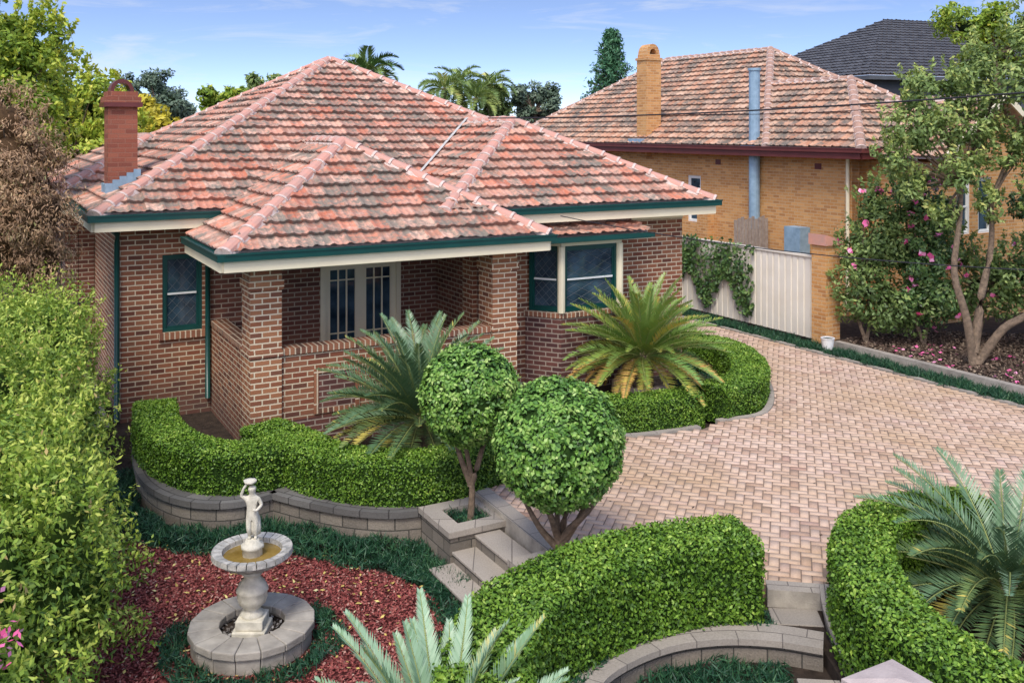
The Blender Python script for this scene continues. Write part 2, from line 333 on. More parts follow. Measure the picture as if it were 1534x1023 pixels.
def clump_leaves(name,blobs,n,leaf,mat,parent,sub=26,subr=.32,shell=.75,asp=.5,droop=0,squash=1.,bias=0.):
    Cs=[];Ns=[];Rn=[]; tot=sum(b[3]**2 for b in blobs)
    for (x,y,z,r) in blobs:
        k=int(n*r*r/tot); ns=max(6,sub); D=rdir(ns); ctr=np.array([x,y,z])+D*r*rng.uniform(.45,.95,(ns,1))*np.array([1,1,squash])
        sr=r*subr*rng.uniform(.6,1.3,ns); cr=rng.normal(0,.12,ns)
        i=rng.integers(0,ns,k); d=rdir(k); rad=sr[i]*rng.uniform(shell,1.25,k)
        C=ctr[i]+d*rad[:,None]*np.array([1,1,.8]); 
        Cs.append(C); out=nrm(C-np.array([x,y,z-r*.3])); Ns.append(d*.5+out*.7+np.array([0,0,.3]))
        rel=np.linalg.norm(C-np.array([x,y,z]),axis=1)/r
        Rn.append(.42+bias+cr[i]+rng.normal(0,.17,k)+.16*(rel-.7)+.1*d[:,2])  # upper side of each clump coloured lighter, as if lit from above
    C=np.concatenate(Cs);Nn=np.concatenate(Ns);rn=np.concatenate(Rn)
    T=None
    if droop: T=rng.normal(0,.6,(len(C),3))+np.array([0,0,-droop])
    return leaves(name,C,Nn,leaf,leaf*asp,mat,rn,parent,T=T,jit=.6)
def lumpy(mb,x,y,z,r,sub=2,m=0,sq=1.,amp=.22):
    bm=bmesh.new(); bmesh.ops.create_icosphere(bm,subdivisions=sub,radius=1)
    for f in bm.faces:
        q=[]
        for v in f.verts:
            h=1+amp*mnoise.noise(v.co*2.3+Vector((x,y,z))); q.append((x+v.co.x*r*h,y+v.co.y*r*h,z+v.co.z*r*h*sq))
        mb.face(q,m)
    bm.free()
def tree(name,base,stems,blobs,n,leaf,mat,core=.0,sub=26,subr=.32,asp=.5,droop=0,tr=.12,limb=True,squash=1.,bias=0.,coremat='drk',shoots=0):
    e=empty(name,base); bx,by,bz=base
    rel=[(x-bx,y-by,z-bz,r) for x,y,z,r in blobs]
    mb=MB()
    for st in stems:
        pts=[(p[0]-bx,p[1]-by,p[2]-bz) for p in st]; pts=[tuple(q) for q in catmull(pts,4)]
        rad=[tr*(1-.6*i/(len(pts)-1)) for i in range(len(pts))]; mb.tube(pts,rad,8)
    if limb:
        ends=[Vector(st[-1])-Vector(base) for st in stems]
        for (x,y,z,r) in rel:
            for k in range(3):
                tgt=Vector((x,y,z))+Vector(rdir(1)[0])*r*.6
                s0=min(ends,key=lambda q:(q-tgt).length); mid=(s0+tgt)/2+Vector((0,0,-.12*r))
                s1=s0-Vector((0,0,.25))
                mb.tube([s1,mid,tgt],[tr*.35,tr*.22,tr*.08],6)
    mb.make('trunk',['bark'],e,smooth=True)
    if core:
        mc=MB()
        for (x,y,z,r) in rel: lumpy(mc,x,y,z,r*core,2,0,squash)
        mc.make('solid_core',[coremat],e,smooth=True)  # solid blobs added inside the crown to block light between leaves
    clump_leaves('leaves',rel,n,leaf,mat,e,sub,subr,asp=asp,droop=droop,squash=squash,bias=bias)
    if shoots:
        bl=np.array(rel)[rng.integers(0,len(rel),shoots)]; d=rdir(shoots); d[:,2]=abs(d[:,2])*1.0+.15; d=nrm(d)
        b0=bl[:,:3]+d*bl[:,3:]*.95; ax=nrm(d*.6+np.array([0,0,1])+rng.normal(0,.25,(shoots,3))); ln=rng.uniform(.15,.42,shoots)
        k=16; t=rng.random((shoots,k)); C=(b0[:,None]+ax[:,None]*(t*ln[:,None])[...,None]+rng.normal(0,.022,(shoots,k,3))).reshape(-1,3)
        T=(np.repeat(ax,k,0)*.7+rng.normal(0,.6,(shoots*k,3)))
        leaves('young_shoots',C,rng.normal(0,1,C.shape)+[0,0,.5],leaf,leaf*asp,mat,(.45+bias+.35*t.ravel()+rng.normal(0,.1,shoots*k)),e,T=T,jit=.3)
    return e
def cycad(name,base,trunk_h,L,nf=46,mat='L_cyc',lw=.02,ll=.2,emin=5,emax=82,pairs=42,bend=70,fwd=.75,old=.14):
    e=empty(name,base); mb=MB()
    mb.lathe([(.17,0),(.19,trunk_h*.4),(.17,trunk_h*.8),(.10,trunk_h+.1),(.0,trunk_h+.16)],sides=14,mod=lambda j,a:1+.1*math.sin(a*7+j*2))
    mb.make('trunk',['bark'],e)
    Cs=[];Ts=[];Ns=[];Ls=[];Rn=[]; rb=MB()
    for i in range(nf):
        u=(i+.5)/nf; el=math.radians(emax+(emin-emax)*u**.9+random.uniform(-6,6)); az=i*2.39996+random.uniform(-.15,.15)
        Lf=L*random.uniform(.82,1.1)*(1 if u<.85 else .9); bd=math.radians(bend*random.uniform(.6,1.3)); wob=random.uniform(-.25,.25)
        p=Vector((math.cos(az)*.07,math.sin(az)*.07,trunk_h+.03))
        fr=random.gauss(.55,.17)-(.45 if u>1-old else 0); pts=[p.copy()]; K=pairs
        for k in range(K):
            s=(k+1)/K; a2=az+wob*s*s; h=Vector((math.cos(a2),math.sin(a2),0)); side=Vector((-math.sin(a2),math.cos(a2),0))
            a=el-bd*s**1.4; dr=h*math.cos(a)+Vector((0,0,math.sin(a))); p=p+dr*Lf/K; pts.append(p.copy())
            if s<.1: continue
            nn=side.cross(dr); nn=-nn if nn.dot(Vector((0,0,1)))<0 and a<math.pi/2 else nn
            l=ll*min(1,(s-.04)*4)*(1-.75*max(0,(s-.5)/.5)**1.3)
            for sg in (-1,1):
                if random.random()<.04: continue
                t=(side*sg*.75+dr*(fwd+random.gauss(0,.07))+nn*(.42+random.gauss(0,.08))).normalized()
                Cs.append(p+t*l/2); Ts.append(t); Ns.append((nn-side*sg*.4)); Ls.append(l); Rn.append(fr+random.gauss(0,.07)-(.25 if s>.85 and random.random()<.3 else 0))
        st=pts[::6]+[pts[-1]]; rb.tube(st,[.011*(1-.7*i2/len(st)) for i2 in range(len(st))],4)
    rb.make('rachis',['cycst'],e)
    C=np.array(Cs);T=np.array(Ts);Nn=nrm(np.array(Ns)); n=len(C); T=nrm(T); W=np.cross(Nn,T); W=nrm(W); Lh=np.array(Ls)[:,None]/2
    V=np.empty((n,4,3)); V[:,0]=C-T*Lh; V[:,1]=C+W*lw/2-T*Lh*.3; V[:,2]=C+T*Lh; V[:,3]=C-W*lw/2-T*Lh*.3
    fastmesh('fronds',V.reshape(-1,3),np.arange(n*4).reshape(-1,4),mat,np.array(Rn),e); return e
def mondo(name,P,width,z,dens=1500,ln=.15,mat='L_mondo',wd=.016,poly=None,bias=0):
    if poly is None:
        P=catmull(P,8); d,n,s=frames(P); m=int(s[-1]*width*dens); S_=rng.uniform(0,s[-1],m); t=rng.uniform(-.5,.5,m)*width*(1+.25*np.sin(S_*7)+.15*np.sin(S_*17))
        x=np.interp(S_,s,P[:,0])+np.interp(S_,s,n[:,0])*t; y=np.interp(S_,s,P[:,1])+np.interp(S_,s,n[:,1])*t
    else:
        a=np.array(poly); x0,y0=a.min(0); x1,y1=a.max(0); m=int((x1-x0)*(y1-y0)*dens); x=rng.uniform(x0,x1,m); y=rng.uniform(y0,y1,m); k=inpoly(x,y,poly); x=x[k];y=y[k]; m=len(x)
    T=np.stack([rng.normal(0,.75,m),rng.normal(0,.75,m),np.ones(m)],1); zz=z+ln*.25+.05*rng.random(m)+.025*np.sin(x*9)*np.sin(y*8)
    rn=.42+bias+.12*np.sin(x*6+1)*np.sin(y*5)+rng.normal(0,.2,m)
    return leaves(name,np.stack([x,y,zz],1),rng.normal(0,1,(m,3)),ln,wd,mat,rn,None,T=T,jit=.1)
def scatter(name,poly,z,dens,ln,wd,mat,flat=.35,zr=.015,parent=None):
    a=np.array(poly); x0,y0=a.min(0); x1,y1=a.max(0); m=int((x1-x0)*(y1-y0)*dens); x=rng.uniform(x0,x1,m); y=rng.uniform(y0,y1,m); k=inpoly(x,y,poly); x=x[k];y=y[k]; m=len(x)
    return leaves(name,np.stack([x,y,z+rng.uniform(0,zr,m)],1),np.tile([0,0,1.],(m,1)),ln,wd,mat,np.clip(rng.normal(.5,.25,m),0,1),parent,jit=flat)

# ---------------------------------------------------------------- roofs
PROF=[.030,.034,.016,.004,.0,.012,.003,.001]
def roof_face(name,pts,parent,mat='tile',tw=.27,cs=.34,lift=.02):
    pts=[Vector(p) for p in pts]; o=pts[0]; u=(pts[1]-pts[0]).normalized()
    nn=None
    for q in pts[2:]:
        c=u.cross(q-o)
        if c.length>.1: nn=c.normalized(); break
    if nn.z<0: nn=-nn
    v=nn.cross(u)
    U=[(p-o).dot(u) for p in pts]; Vv=[(p-o).dot(v) for p in pts]
    u0,u1=min(U)-.01,max(U)+.01; nr=int(math.ceil(max(Vv)/cs))
    k=len(PROF); i0=math.floor(u0/tw); i1=math.ceil(u1/tw); us=[];hs=[];ti=[]
    for i in range(i0,i1):
        for j in range(k): us.append((i+j/k)*tw); hs.append(PROF[j]); ti.append(i-i0)
    us=np.array(us);hs=np.array(hs);ti=np.array(ti)
    rows=[]
    for r in range(nr):
        jit=rng.normal(0,.006,ti.max()+1)[ti]
        rows.append((r*cs-.0,hs+.055+jit)); rows.append(((r+1)*cs,hs*.8+.006+jit))
    verts=[]
    for vv,h in rows:
        for a,b in zip(us,h): verts.append(o+u*a+v*vv+nn*(b+lift))
    nc=len(us); faces=[(r*nc+c,r*nc+c+1,(r+1)*nc+c+1,(r+1)*nc+c) for r in range(len(rows)-1) for c in range(nc-1)]
    me=bpy.data.meshes.new(name); me.from_pydata([tuple(x) for x in verts],[],faces)
    bm=bmesh.new(); bm.from_mesh(me)
    cen=sum(pts,Vector())/len(pts)
    for i in range(len(pts)):
        a=pts[i]; b=pts[(i+1)%len(pts)]; e=b-a
        if i==0: continue
        n2=Vector((e.y,-e.x,0)).normalized()
        if n2.dot(cen-a)>0: n2=-n2
        bmesh.ops.bisect_plane(bm,geom=bm.verts[:]+bm.edges[:]+bm.faces[:],plane_co=a+n2*.005,plane_no=n2,clear_outer=True)
    bm.to_mesh(me); bm.free(); me.materials.append(MT[mat]); uvl=me.uv_layers.new(name='UVMap')
    seed=random.randint(0,50)*10
    for p in me.polygons:
        for li in p.loop_indices:
            q=me.vertices[me.loops[li].vertex_index].co; uvl.data[li].uv=((q-o).dot(u)/tw+seed+.001,((q-o).dot(v))/cs+seed)
    obj(name,me,parent)
    mb=MB(); mb.face([p-nn*.01 for p in pts]); mb.make(name+'_deck',['mortar'],parent)
def ridge(mb,a,b,r=.115,seg=.36,lift=.05,m=0,mm=1):
    a=Vector(a);b=Vector(b); L=(b-a).length; d=(b-a)/L; s=d.cross(Vector((0,0,1))).normalized(); up=s.cross(d).normalized()
    if up.z<0: up=-up
    n=max(1,round(L/seg)); K=6
    for i in range(n):
        p0=a+d*L*i/n; p1=a+d*(L*(i+1)/n+.03); j=random.uniform(-.008,.008)
        for (q0,q1,r0,r1,mt) in ((p0,p1,r*1.12,r*.95,m),(p0-d*.012,p0+d*.035,r*1.22,r*1.18,mm)):
            ring=lambda q,rr:[q+up*(lift+j)+s*rr*math.cos(math.pi*k/K)+up*(rr*.75*math.sin(math.pi*k/K)-.02) for k in range(K+1)]
            A=ring(q0,r0);B=ring(q1,r1)
            for k in range(K): mb.face([A[k],B[k],B[k+1],A[k+1]],mt)
            mb.face(A,mt); mb.face(B[::-1],mt)
    for sg in (-1,1):
        e0=s*sg*r*.9; e1=s*sg*r*1.3
        mb.face([a+e0+up*(lift+.01),b+e0+up*(lift+.01),b+e1+up*(lift-.09),a+e1+up*(lift-.09)],mm)

# ================================================================= HOUSE
H=empty('brick_house',(-6.22,15.64,0),TH)
ZE=3.38
def roofset(parent,planes,ridges,mat,rm,pre):
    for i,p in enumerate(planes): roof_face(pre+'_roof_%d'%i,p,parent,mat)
    mb=MB()
    for a,b in ridges: ridge(mb,a,b)
    mb.make(pre+'_ridge_tiles',[rm,'mortar'],parent)
sl=.529; hw=5.88; rz=ZE+sl*hw
A1=(5.43,6.28,rz);A2=(5.53,6.28,rz); RX=5.53+hw; BK=6.28+hw
roofset(H,[[(-.45,.4,ZE),(RX,.4,ZE),A2,A1],[(-.45,BK,ZE),(-.45,.4,ZE),A1],[(RX,.4,ZE),(RX,BK,ZE),A2],[(RX,BK,ZE),(-.45,BK,ZE),A1,A2]],
 [((-.45,.4,ZE),A1),((RX,.4,ZE),A2),((-.45,BK,ZE),A1),((RX,BK,ZE),A2),(A1,A2)],'tile','ridge','main')
pz=2.98; pa=(3.75,.35,pz+2.75*.575); pb=(3.75,3.1,pa[2])
roofset(H,[[(1,-2.4,pz),(6.5,-2.4,pz),pa],[(1,.3,pz),(1,-2.4,pz),pa,pb],[(6.5,-2.4,pz),(6.5,.0,pz),pb,pa]],
 [((1,-2.4,pz),pa),((6.5,-2.4,pz),pa),(pa,(3.75,2.25,pa[2]))],'tile','ridge','porch')
wa=(7.82,1.28,ZE+2.98*.534); wb=(7.82,4.1,wa[2])
roofset(H,[[(4.84,-1.7,ZE),(10.8,-1.7,ZE),wa],[(4.84,.45,ZE),(4.84,-1.7,ZE),wa,wb],[(10.8,-1.7,ZE),(10.8,.9,ZE),wb,wa]],
 [((4.84,-1.7,ZE),wa),((10.8,-1.7,ZE),wa),(wa,(7.82,3.2,wa[2]))],'tile','ridge','wing')
ra=(1.3,6.7,ZE+2.3*.53); 
roofset(H,[[(-1,4.4,ZE),(3.6,4.4,ZE),ra],[(-1,12,ZE),(-1,4.4,ZE),ra,(1.3,12,ra[2])]],[((-1,4.4,ZE),ra),(ra,(1.3,12,ra[2]))],'tile','ridge','rear')
mb=MB()
def valley(a,b,w=.03):
    a=Vector(a);b=Vector(b);s=(b-a).cross(Vector((0,0,1))).normalized()*w
    mb.face([a-s,a+s,b+s,b-s])
valley((4.84+.25,.45+.2,ZE+.26),(7.82,3.42,wa[2]+.12))
mb.make('valley_flashing',['valley'],H)
mb=MB()
def gutter(a,b,z,ext=.11):
    a=Vector((*a,0));b=Vector((*b,0));L=(b-a).length;d=((b-a)/L)[:2]
    mb.obox(a[:2],d,0,L+ext,-.11,.0,z-.085,z+.025,0)
    mb.obox(a[:2],d,0,L+ext+.012,-.125,-.111,z+.005,z+.03,0)
    mb.obox(a[:2],d,0.0,L,-.05,.04,z-.25,z-.087,1)
gutter((-.45,4.4),(-.45,.4),ZE); gutter((-.45,.4),(1.75,.4),ZE,0)
gutter((1,.3),(1,-2.4),pz); gutter((1,-2.4),(6.5,-2.4),pz); gutter((6.5,-2.4),(6.5,-1.75),pz,0)
gutter((5.8,-1.7),(10.8,-1.7),ZE); gutter((10.8,-1.7),(10.8,.4),ZE,0); gutter((RX,.4),(RX,BK),ZE)
gutter((-1,4.4),(-.45,4.4),ZE,0); gutter((-1,12),(-1,4.4),ZE)
mb.make('gutters_and_fascia',['green','cream'],H)
mb=MB()
mb.box(-.40,.45,3.17,5.0,.84,3.19); mb.box(-.40,.86,3.17,-.02,5,3.19); mb.box(6.2,-1.65,3.17,10.75,-1.27,3.19); mb.box(10.37,-1.25,3.17,10.75,.5,3.19); mb.box(10.97,.5,3.17,RX-.05,BK,3.19)
mb.box(-.95,4.45,3.17,-.42,4.88,3.19)
mb.box(1.42,-2.02,2.66,6.2,-1.88,2.9); mb.box(1.42,-1.88,2.66,1.56,.8,2.9)
mb.box(1.05,-2.35,2.745,6.45,-2.03,2.76); mb.box(1.05,-2.02,2.745,1.41,.3,2.76)
mb.box(1.57,-1.87,2.74,5.84,.84,2.76)
mb.box(6.25,-1.268,3.03,10.36,-1.25,3.16)
mb.make('soffits_and_beams',['cream'],H)
mb=MB()
def wall(a,b,z0,z1,ops=(),th=.24,m=0):
    a=Vector((*a,));b=Vector((*b,)); L=(b-a).length; d=tuple((b-a)/L); a=tuple(a)
    s=0
    for (s0,s1,zb,zt) in sorted(ops):
        if s0>s: mb.obox(a,d,s,s0,0,th,z0,z1,m)
        if zb>z0: mb.obox(a,d,s0,s1,0,th,z0,zb,m)
        if zt<z1: mb.obox(a,d,s0,s1,0,th,zt,z1,m)
        s=s1
    if s<L: mb.obox(a,d,s,L,0,th,z0,z1,m)
WIN=(.68,1.35,1.30,2.64); DOOR=(3.49,5.10,.32,2.36)
wall((0,.85),(1.5,.85),-.3,3.18,[WIN])
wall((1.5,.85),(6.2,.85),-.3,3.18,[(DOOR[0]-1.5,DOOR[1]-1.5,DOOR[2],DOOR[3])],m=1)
wall((0,5),(0,1.09),-.3,3.18)
wall((6.2,-1.25),(10.35,-1.25),-.3,3.18,[(.7,2.45,1.5,2.7)])
wall((10.35,-1.01),(10.35,.85),-.3,3.18); wall((10.95,.85),(10.95,11.7),-.3,3.18); mb.box(10.11,.86,-.3,10.94,1.09,3.18)
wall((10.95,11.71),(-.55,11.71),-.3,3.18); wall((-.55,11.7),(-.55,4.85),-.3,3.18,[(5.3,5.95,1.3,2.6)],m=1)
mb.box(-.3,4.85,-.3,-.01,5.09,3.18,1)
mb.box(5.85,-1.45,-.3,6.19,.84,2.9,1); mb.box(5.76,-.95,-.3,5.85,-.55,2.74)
mb.box(1.5,-1.42,-.3,1.74,.84,1.36); mb.box(1.99,-1.90,-.3,5.64,-1.68,1.32)
mb.make('walls',['brick','brick_shaded'],H)
mb=MB()
for x0 in (1.5,5.65):
    mb.box(x0,-1.95,-.3,x0+.48,-1.43,2.66)
    mb.box(x0-.03,-1.98,2.36,x0+.51,-1.40,2.5)
    mb.box(x0-.02,-1.97,1.33,x0+.50,-1.41,1.42)
mb.make('porch_piers',['brick_pale'],H)
mb=MB(); mb.box(1.985,-1.93,1.322,5.645,-1.64,1.42); mb.box(1.48,-1.39,1.362,1.77,.845,1.44)
mb.box(.62,.80,1.18,1.41,.90,1.298)
for q in ((2.5,-1.925,.35,3.25,-1.901,.42),(2.5,-1.925,.98,3.25,-1.901,1.05),(2.5,-1.925,.422,2.57,-1.901,.978),(3.18,-1.925,.422,3.25,-1.901,.978)): mb.box(*q)
mb.make('brick_sills',['soldier'],H)
mb=MB(); mb.box(1.75,-1.67,-.3,5.84,.84,.3); mb.make('porch_floor',['conc'],H)
mb=MB(); mb.box(2.57,-1.908,.422,3.18,-1.902,.978); mb.box(2.0,-1.906,-.3,5.64,-1.902,.30); mb.make('plinth',['brick_dark'],H)
bay=[(6.68,-1.28),(7.1,-1.85),(8.4,-1.85),(8.85,-1.28)]
mb=MB()
mb.hexa([(x,y,-.3) for x,y in bay]+[(x,y,1.40) for x,y in bay]); mb.make('bay_base',['brick_dark'],H)
mb=MB(); e=.025
b2=[(6.68-e,-1.27),(7.1-.01,-1.85-e),(8.4+.01,-1.85-e),(8.85+e,-1.27)]
mb.hexa([(x,y,1.402) for x,y in b2]+[(x,y,1.50) for x,y in b2]); mb.make('bay_sill',['soldier'],H)
gm=MB(); lead=MB()
def window(a,b,zb,zt,t=.03,lights=1,sm=0,lat=True):
    a=Vector(a);b=Vector(b); L=(b-a).length; d=tuple((b-a)/L); a=tuple(a); f=.06
    def ring(s0,s1,z0,z1,w,t0,t1,m):
        gm.obox(a,d,s0,s0+w,t0,t1,z0,z1,m); gm.obox(a,d,s1-w,s1,t0,t1,z0,z1,m)
        gm.obox(a,d,s0+w,s1-w,t0,t1,z0,z0+w,m); gm.obox(a,d,s0+w,s1-w,t0,t1,z1-w,z1,m)
    ring(0,L,zb,zt,f,t,t+.10,0)
    w=(L-2*f)/lights
    for i in range(lights):
        s0=f+.001+i*w; s1=s0+w-.002; zm=(zb+zt)/2-.02
        ring(s0,s1,zb+f+.001,zm,.03,t+.035,t+.075,sm); ring(s0,s1,zm+.001,zt-f-.001,.03,t+.02,t+.06,sm)
        gm.obox(a,d,s0+.031,s1-.031,t+.012,t+.019,zm-.012,zm+.022,1)
        gm.obox(a,d,s0+.03,s1-.03,t+.055,t+.06,zb+f+.031,zm-.03,2); gm.obox(a,d,s0+.03,s1-.03,t+.045,t+.05,zm+.031,zt-f-.031,2)
        if not lat: continue
        for (z0,z1,tt) in ((zb+f+.04,zm-.04,t+.05),(zm+.04,zt-f-.04,t+.04)):
            W_=s1-s0-.07; Hh=z1-z0; n=(-d[1],d[0]); K=3
            g=lambda s,z:(a[0]+d[0]*(s0+.035+s)+n[0]*tt,a[1]+d[1]*(s0+.035+s)+n[1]*tt,z0+z)
            for k in range(-2,K+2):
                for sg in (1,-1):
                    zz=np.linspace(0,Hh,25); ss=W_/K*(k if sg==1 else k+1)+sg*zz*(W_/Hh)
                    ok=(ss>=0)&(ss<=W_)
                    if ok.sum()>1: z_=zz[ok]; s_=ss[ok]; lead.tube([g(s_[0],z_[0]),g(s_[-1],z_[-1])],[.0028,.0028],4)
window((WIN[0],.85),(WIN[1],.85),WIN[2],WIN[3])
window((6.72,-1.33),(7.09,-1.83),1.502,2.7,sm=0); window((7.16,-1.85),(8.34,-1.85),1.502,2.7,.02,sm=0); window((8.43,-1.81),(8.82,-1.33),1.502,2.7,sm=0)
window((-.55,6.4),(-.55,5.75),1.3,2.6)
mb=MB()
for (x,y) in ((7.11,-1.84),(8.39,-1.84)): mb.tube([(x,y,1.5),(x,y,2.7)],[.07,.07],10)
mb.hexa([(x,y,2.702) for x,y in b2]+[(x,y,2.84) for x,y in b2]); mb.make('bay_posts_and_head',['cream'],H)
roof_face('bay_roof',[(6.5,-2.05,2.86),(8.98,-2.05,2.86),(8.98,-1.26,3.04),(6.5,-1.26,3.04)],H)
mb=MB(); mb.box(6.48,-2.13,2.80,9.0,-2.04,2.885); mb.box(6.5,-2.03,2.78,8.98,-1.27,2.80); mb.make('bay_gutter',['green'],H)
mb=MB(); mb.box(6.5,-2.03,2.842,8.97,-1.27,2.856); mb.make('bay_soffit',['cream'],H)
a=(DOOR[0],.85);d=(1,0);L=DOOR[1]-DOOR[0]
def ring(s0,s1,z0,z1,w,t0,t1,m):
    gm.obox(a,d,s0,s0+w,t0,t1,z0,z1,m); gm.obox(a,d,s1-w,s1,t0,t1,z0,z1,m); gm.obox(a,d,s0+w,s1-w,t0,t1,z0,z0+w,m); gm.obox(a,d,s0+w,s1-w,t0,t1,z1-w,z1,m)
ring(0,L,.30,2.36,.09,-.02,.14,3)
for i in range(2):
    s0=.091+i*(L-.18)/2; s1=s0+(L-.18)/2-.002
    ring(s0,s1,.391,2.269,.11,.03,.10,3); gm.obox(a,d,s0+.11,s1-.11,.072,.078,.49,2.17,2)
    for k in (1,2): 
        x=s0+.11+(s1-s0-.22)*k/3; gm.obox(a,d,x-.013,x+.013,.045,.071,.5,2.16,3)
    for zz in (.95,1.95): gm.obox(a,d,s0+.111,s1-.111,.046,.070,zz,zz+.024,3)
gm.make('windows_and_doors',['green','white','glass','cream'],H)
lead.make('leadlight_cames',['came'],H)
mb=MB()
mb.tube([(-.33,.45,3.3),(-.06,.72,3.05),(-.06,.78,2.9),(-.06,.78,-.1)],[.045]*4,8)
mb.tube([(1.2,.25,2.9),(1.43,.62,2.7),(1.43,.78,2.55),(1.43,.78,.1)],[.045]*4,8)
mb.make('downpipes',['green'],H,smooth=True)
mb=MB(); cx,cy=.2,2.4
mb.box(cx-.25,cy-.3,3.2,cx+.25,cy+.3,5.22,0); mb.box(cx-.31,cy-.36,5.30,cx+.31,cy+.36,5.40,0); mb.box(cx-.26,cy-.31,5.401,cx+.26,cy+.31,5.5,0)
mb.box(cx-.33,cy-.38,5.22,cx+.33,cy+.38,5.298,1)
for sx in (-1,1):
    for k in range(6):
        a0=math.pi*k/12;a1=math.pi*(k+1)/12; r=.2
        g=lambda aa,rr,y:(cx-sx*rr*math.cos(aa),y,5.5+rr*1.15*math.sin(aa))
        P=[g(a0,r,cy-.22),g(a0,r-.06,cy-.22),g(a0,r-.06,cy+.22),g(a0,r,cy+.22),g(a1,r,cy-.22),g(a1,r-.06,cy-.22),g(a1,r-.06,cy+.22),g(a1,r,cy+.22)]
        mb.hexa(P,1)
mb.make('chimney',['brick_red','maroon'],H)
mb=MB()
for k in range(5):
    y0=cy-.34
    x0=cx-.3+k*.12; mb.box(x0,y0-.012,3.55+k*.062,x0+.118,y0+.03,3.84+k*.062)
mb.box(cx-.3,cy-.30,3.5,cx-.26,cy+.3,3.82)
mb.make('chimney_flashing',['flash'],H)

# ================================================================= NEIGHBOUR
G=empty('brick_house',(9.6,23.5,0),TH)
ze=4.3
n1=(5,9.8,7.65);n2=(5,15.7,7.65)
roofset(G,[[(0,20.7,ze),(0,4.8,ze),n1,n2],[(0,4.8,ze),(10,4.8,ze),n1],[(10,4.8,ze),(10,20.7,ze),n2,n1],[(10,20.7,ze),(0,20.7,ze),n2]],
 [((0,4.8,ze),n1),((10,4.8,ze),n1),(n1,n2),((0,20.7,ze),n2)],'ntile','nridge','main')
f1=(3,4.4,6.3)
roofset(G,[[(0,8,ze),(0,1.4,ze),f1,(3,8.0,6.3)],[(0,1.4,ze),(6,1.4,ze),f1],[(6,1.4,ze),(6,8,ze),(3,8,6.3),f1]],
 [((0,1.4,ze),f1),((6,1.4,ze),f1),(f1,(3,7.6,6.3))],'ntile','nridge','front')
g1=4.1
roofset(G,[[(.6,3,g1),(.6,-.6,g1),(2.9,-.6,5.6),(2.9,3,5.6)],[(5.2,-.6,g1),(5.2,3,g1),(2.9,3,5.6),(2.9,-.6,5.6)]],[((2.9,-.6,5.6),(2.9,3,5.6))],'ntile','nridge','gable')
mb=MB()
wall((.5,20.2),(.5,1.9),-.2,4.12,[(11.3,11.95,1.84,3.33)]); wall((.5,1.9),(9.5,1.9),-.2,4.12); wall((9.5,1.9),(9.5,20.2),-.2,4.12); wall((9.5,20.2),(.5,20.2),-.2,4.12)
wall((.9,-.3),(4.9,-.3),-.2,4.0,[(.5,1.05,2.2,3.6),(1.35,1.9,2.2,3.6)]); wall((.9,1.88),(.9,-.06),-.2,4.0)
mb.hexa([(.9,-.3,4.0),(4.9,-.3,4.0),(4.9,-.06,4.0),(.9,-.06,4.0),(2.8,-.3,5.42),(3.0,-.3,5.42),(3.0,-.06,5.42),(2.8,-.06,5.42)])
c0,c1=10.85,11.4
mb.box(.3,c0,3.9,.92,c1,7.2); mb.box(.26,c0-.04,7.2,.96,c1+.04,7.28); mb.box(.32,c0+.02,7.281,.90,c1-.02,7.4)
cm=(c0+c1)/2
for k in range(8):
    a0=math.pi*k/8;a1=math.pi*(k+1)/8
    g=lambda aa,rr,y:(.61+rr*math.cos(aa),y,7.4+rr*1.3*math.sin(aa))
    mb.hexa([g(a0,.28,c0+.03),g(a1,.28,c0+.03),g(a1,.15,c0+.03),g(a0,.15,c0+.03),g(a0,.28,c1-.03),g(a1,.28,c1-.03),g(a1,.15,c1-.03),g(a0,.15,c1-.03)])
mb.box(.22,7.6,-.2,.49,8.1,2.3)
mb.make('walls',['nbrick'],G)
mb=MB()
for y in (3.2,7.3,14.0): mb.box(.49,y,3.72,.499,y+.24,3.88)
mb.make('air_vents',['maroon'],G)
gm=MB(); lead=MB()
window((.5,8.9),(.5,8.25),1.84,3.33,.03,lat=False,sm=1); window((1.4,-.3),(1.95,-.3),2.2,3.6,lat=False,sm=1); window((2.25,-.3),(2.8,-.3),2.2,3.6,lat=False,sm=1)
gm.make('windows',['white','white','glass'],G)
mb=MB(); gutter((0,20.7),(0,1.4),ze); gutter((0,1.4),(.6,1.4),ze,0); mb.make('gutters',['maroon','maroon'],G)
mb=MB(); mb.box(.05,1.45,4.11,.49,20.2,4.13)
for s0,s1 in (((.55,-.66,4.0),(2.9,-.66,5.55)),((5.25,-.66,4.0),(2.9,-.66,5.55))):
    a=Vector(s0);b=Vector(s1); mb.hexa([a,b,b+Vector((0,.05,0)),a+Vector((0,.05,0)),a+Vector((0,0,.2)),b+Vector((0,0,.2)),b+Vector((0,.05,.2)),a+Vector((0,.05,.2))])
mb.tube([(.40,2.2,4.2),(.40,2.2,0)],[.05,.05],8)
mb.make('cream_trim',['cream'],G)
mb=MB(); mb.tube([(.30,5.6,1.9),(.30,5.6,6.55)],[.16,.16],14); mb.tube([(.30,5.6,6.55),(.30,5.6,6.62)],[.19,.19],14); mb.box(.02,5.3,4.32,.6,5.9,4.42)
mb.box(.1,3.6,1.3,.48,4.2,2.1)
mb.make('flue_pipe',['flash'],G)
mb=MB(); mb.box(.0,10.75,4.35,.28,11.5,4.5); mb.make('chimney_flashing',['flash'],G)
D=empty('modern_house',(15.5,42,0),math.radians(20))
roof_face('roof_front',[(0,0,7.2),(22,0,7.2),(17,6,10.4),(6,6,10.4)],D,'slate'); roof_face('roof_side',[(0,12,7.2),(0,0,7.2),(6,6,10.4)],D,'slate')
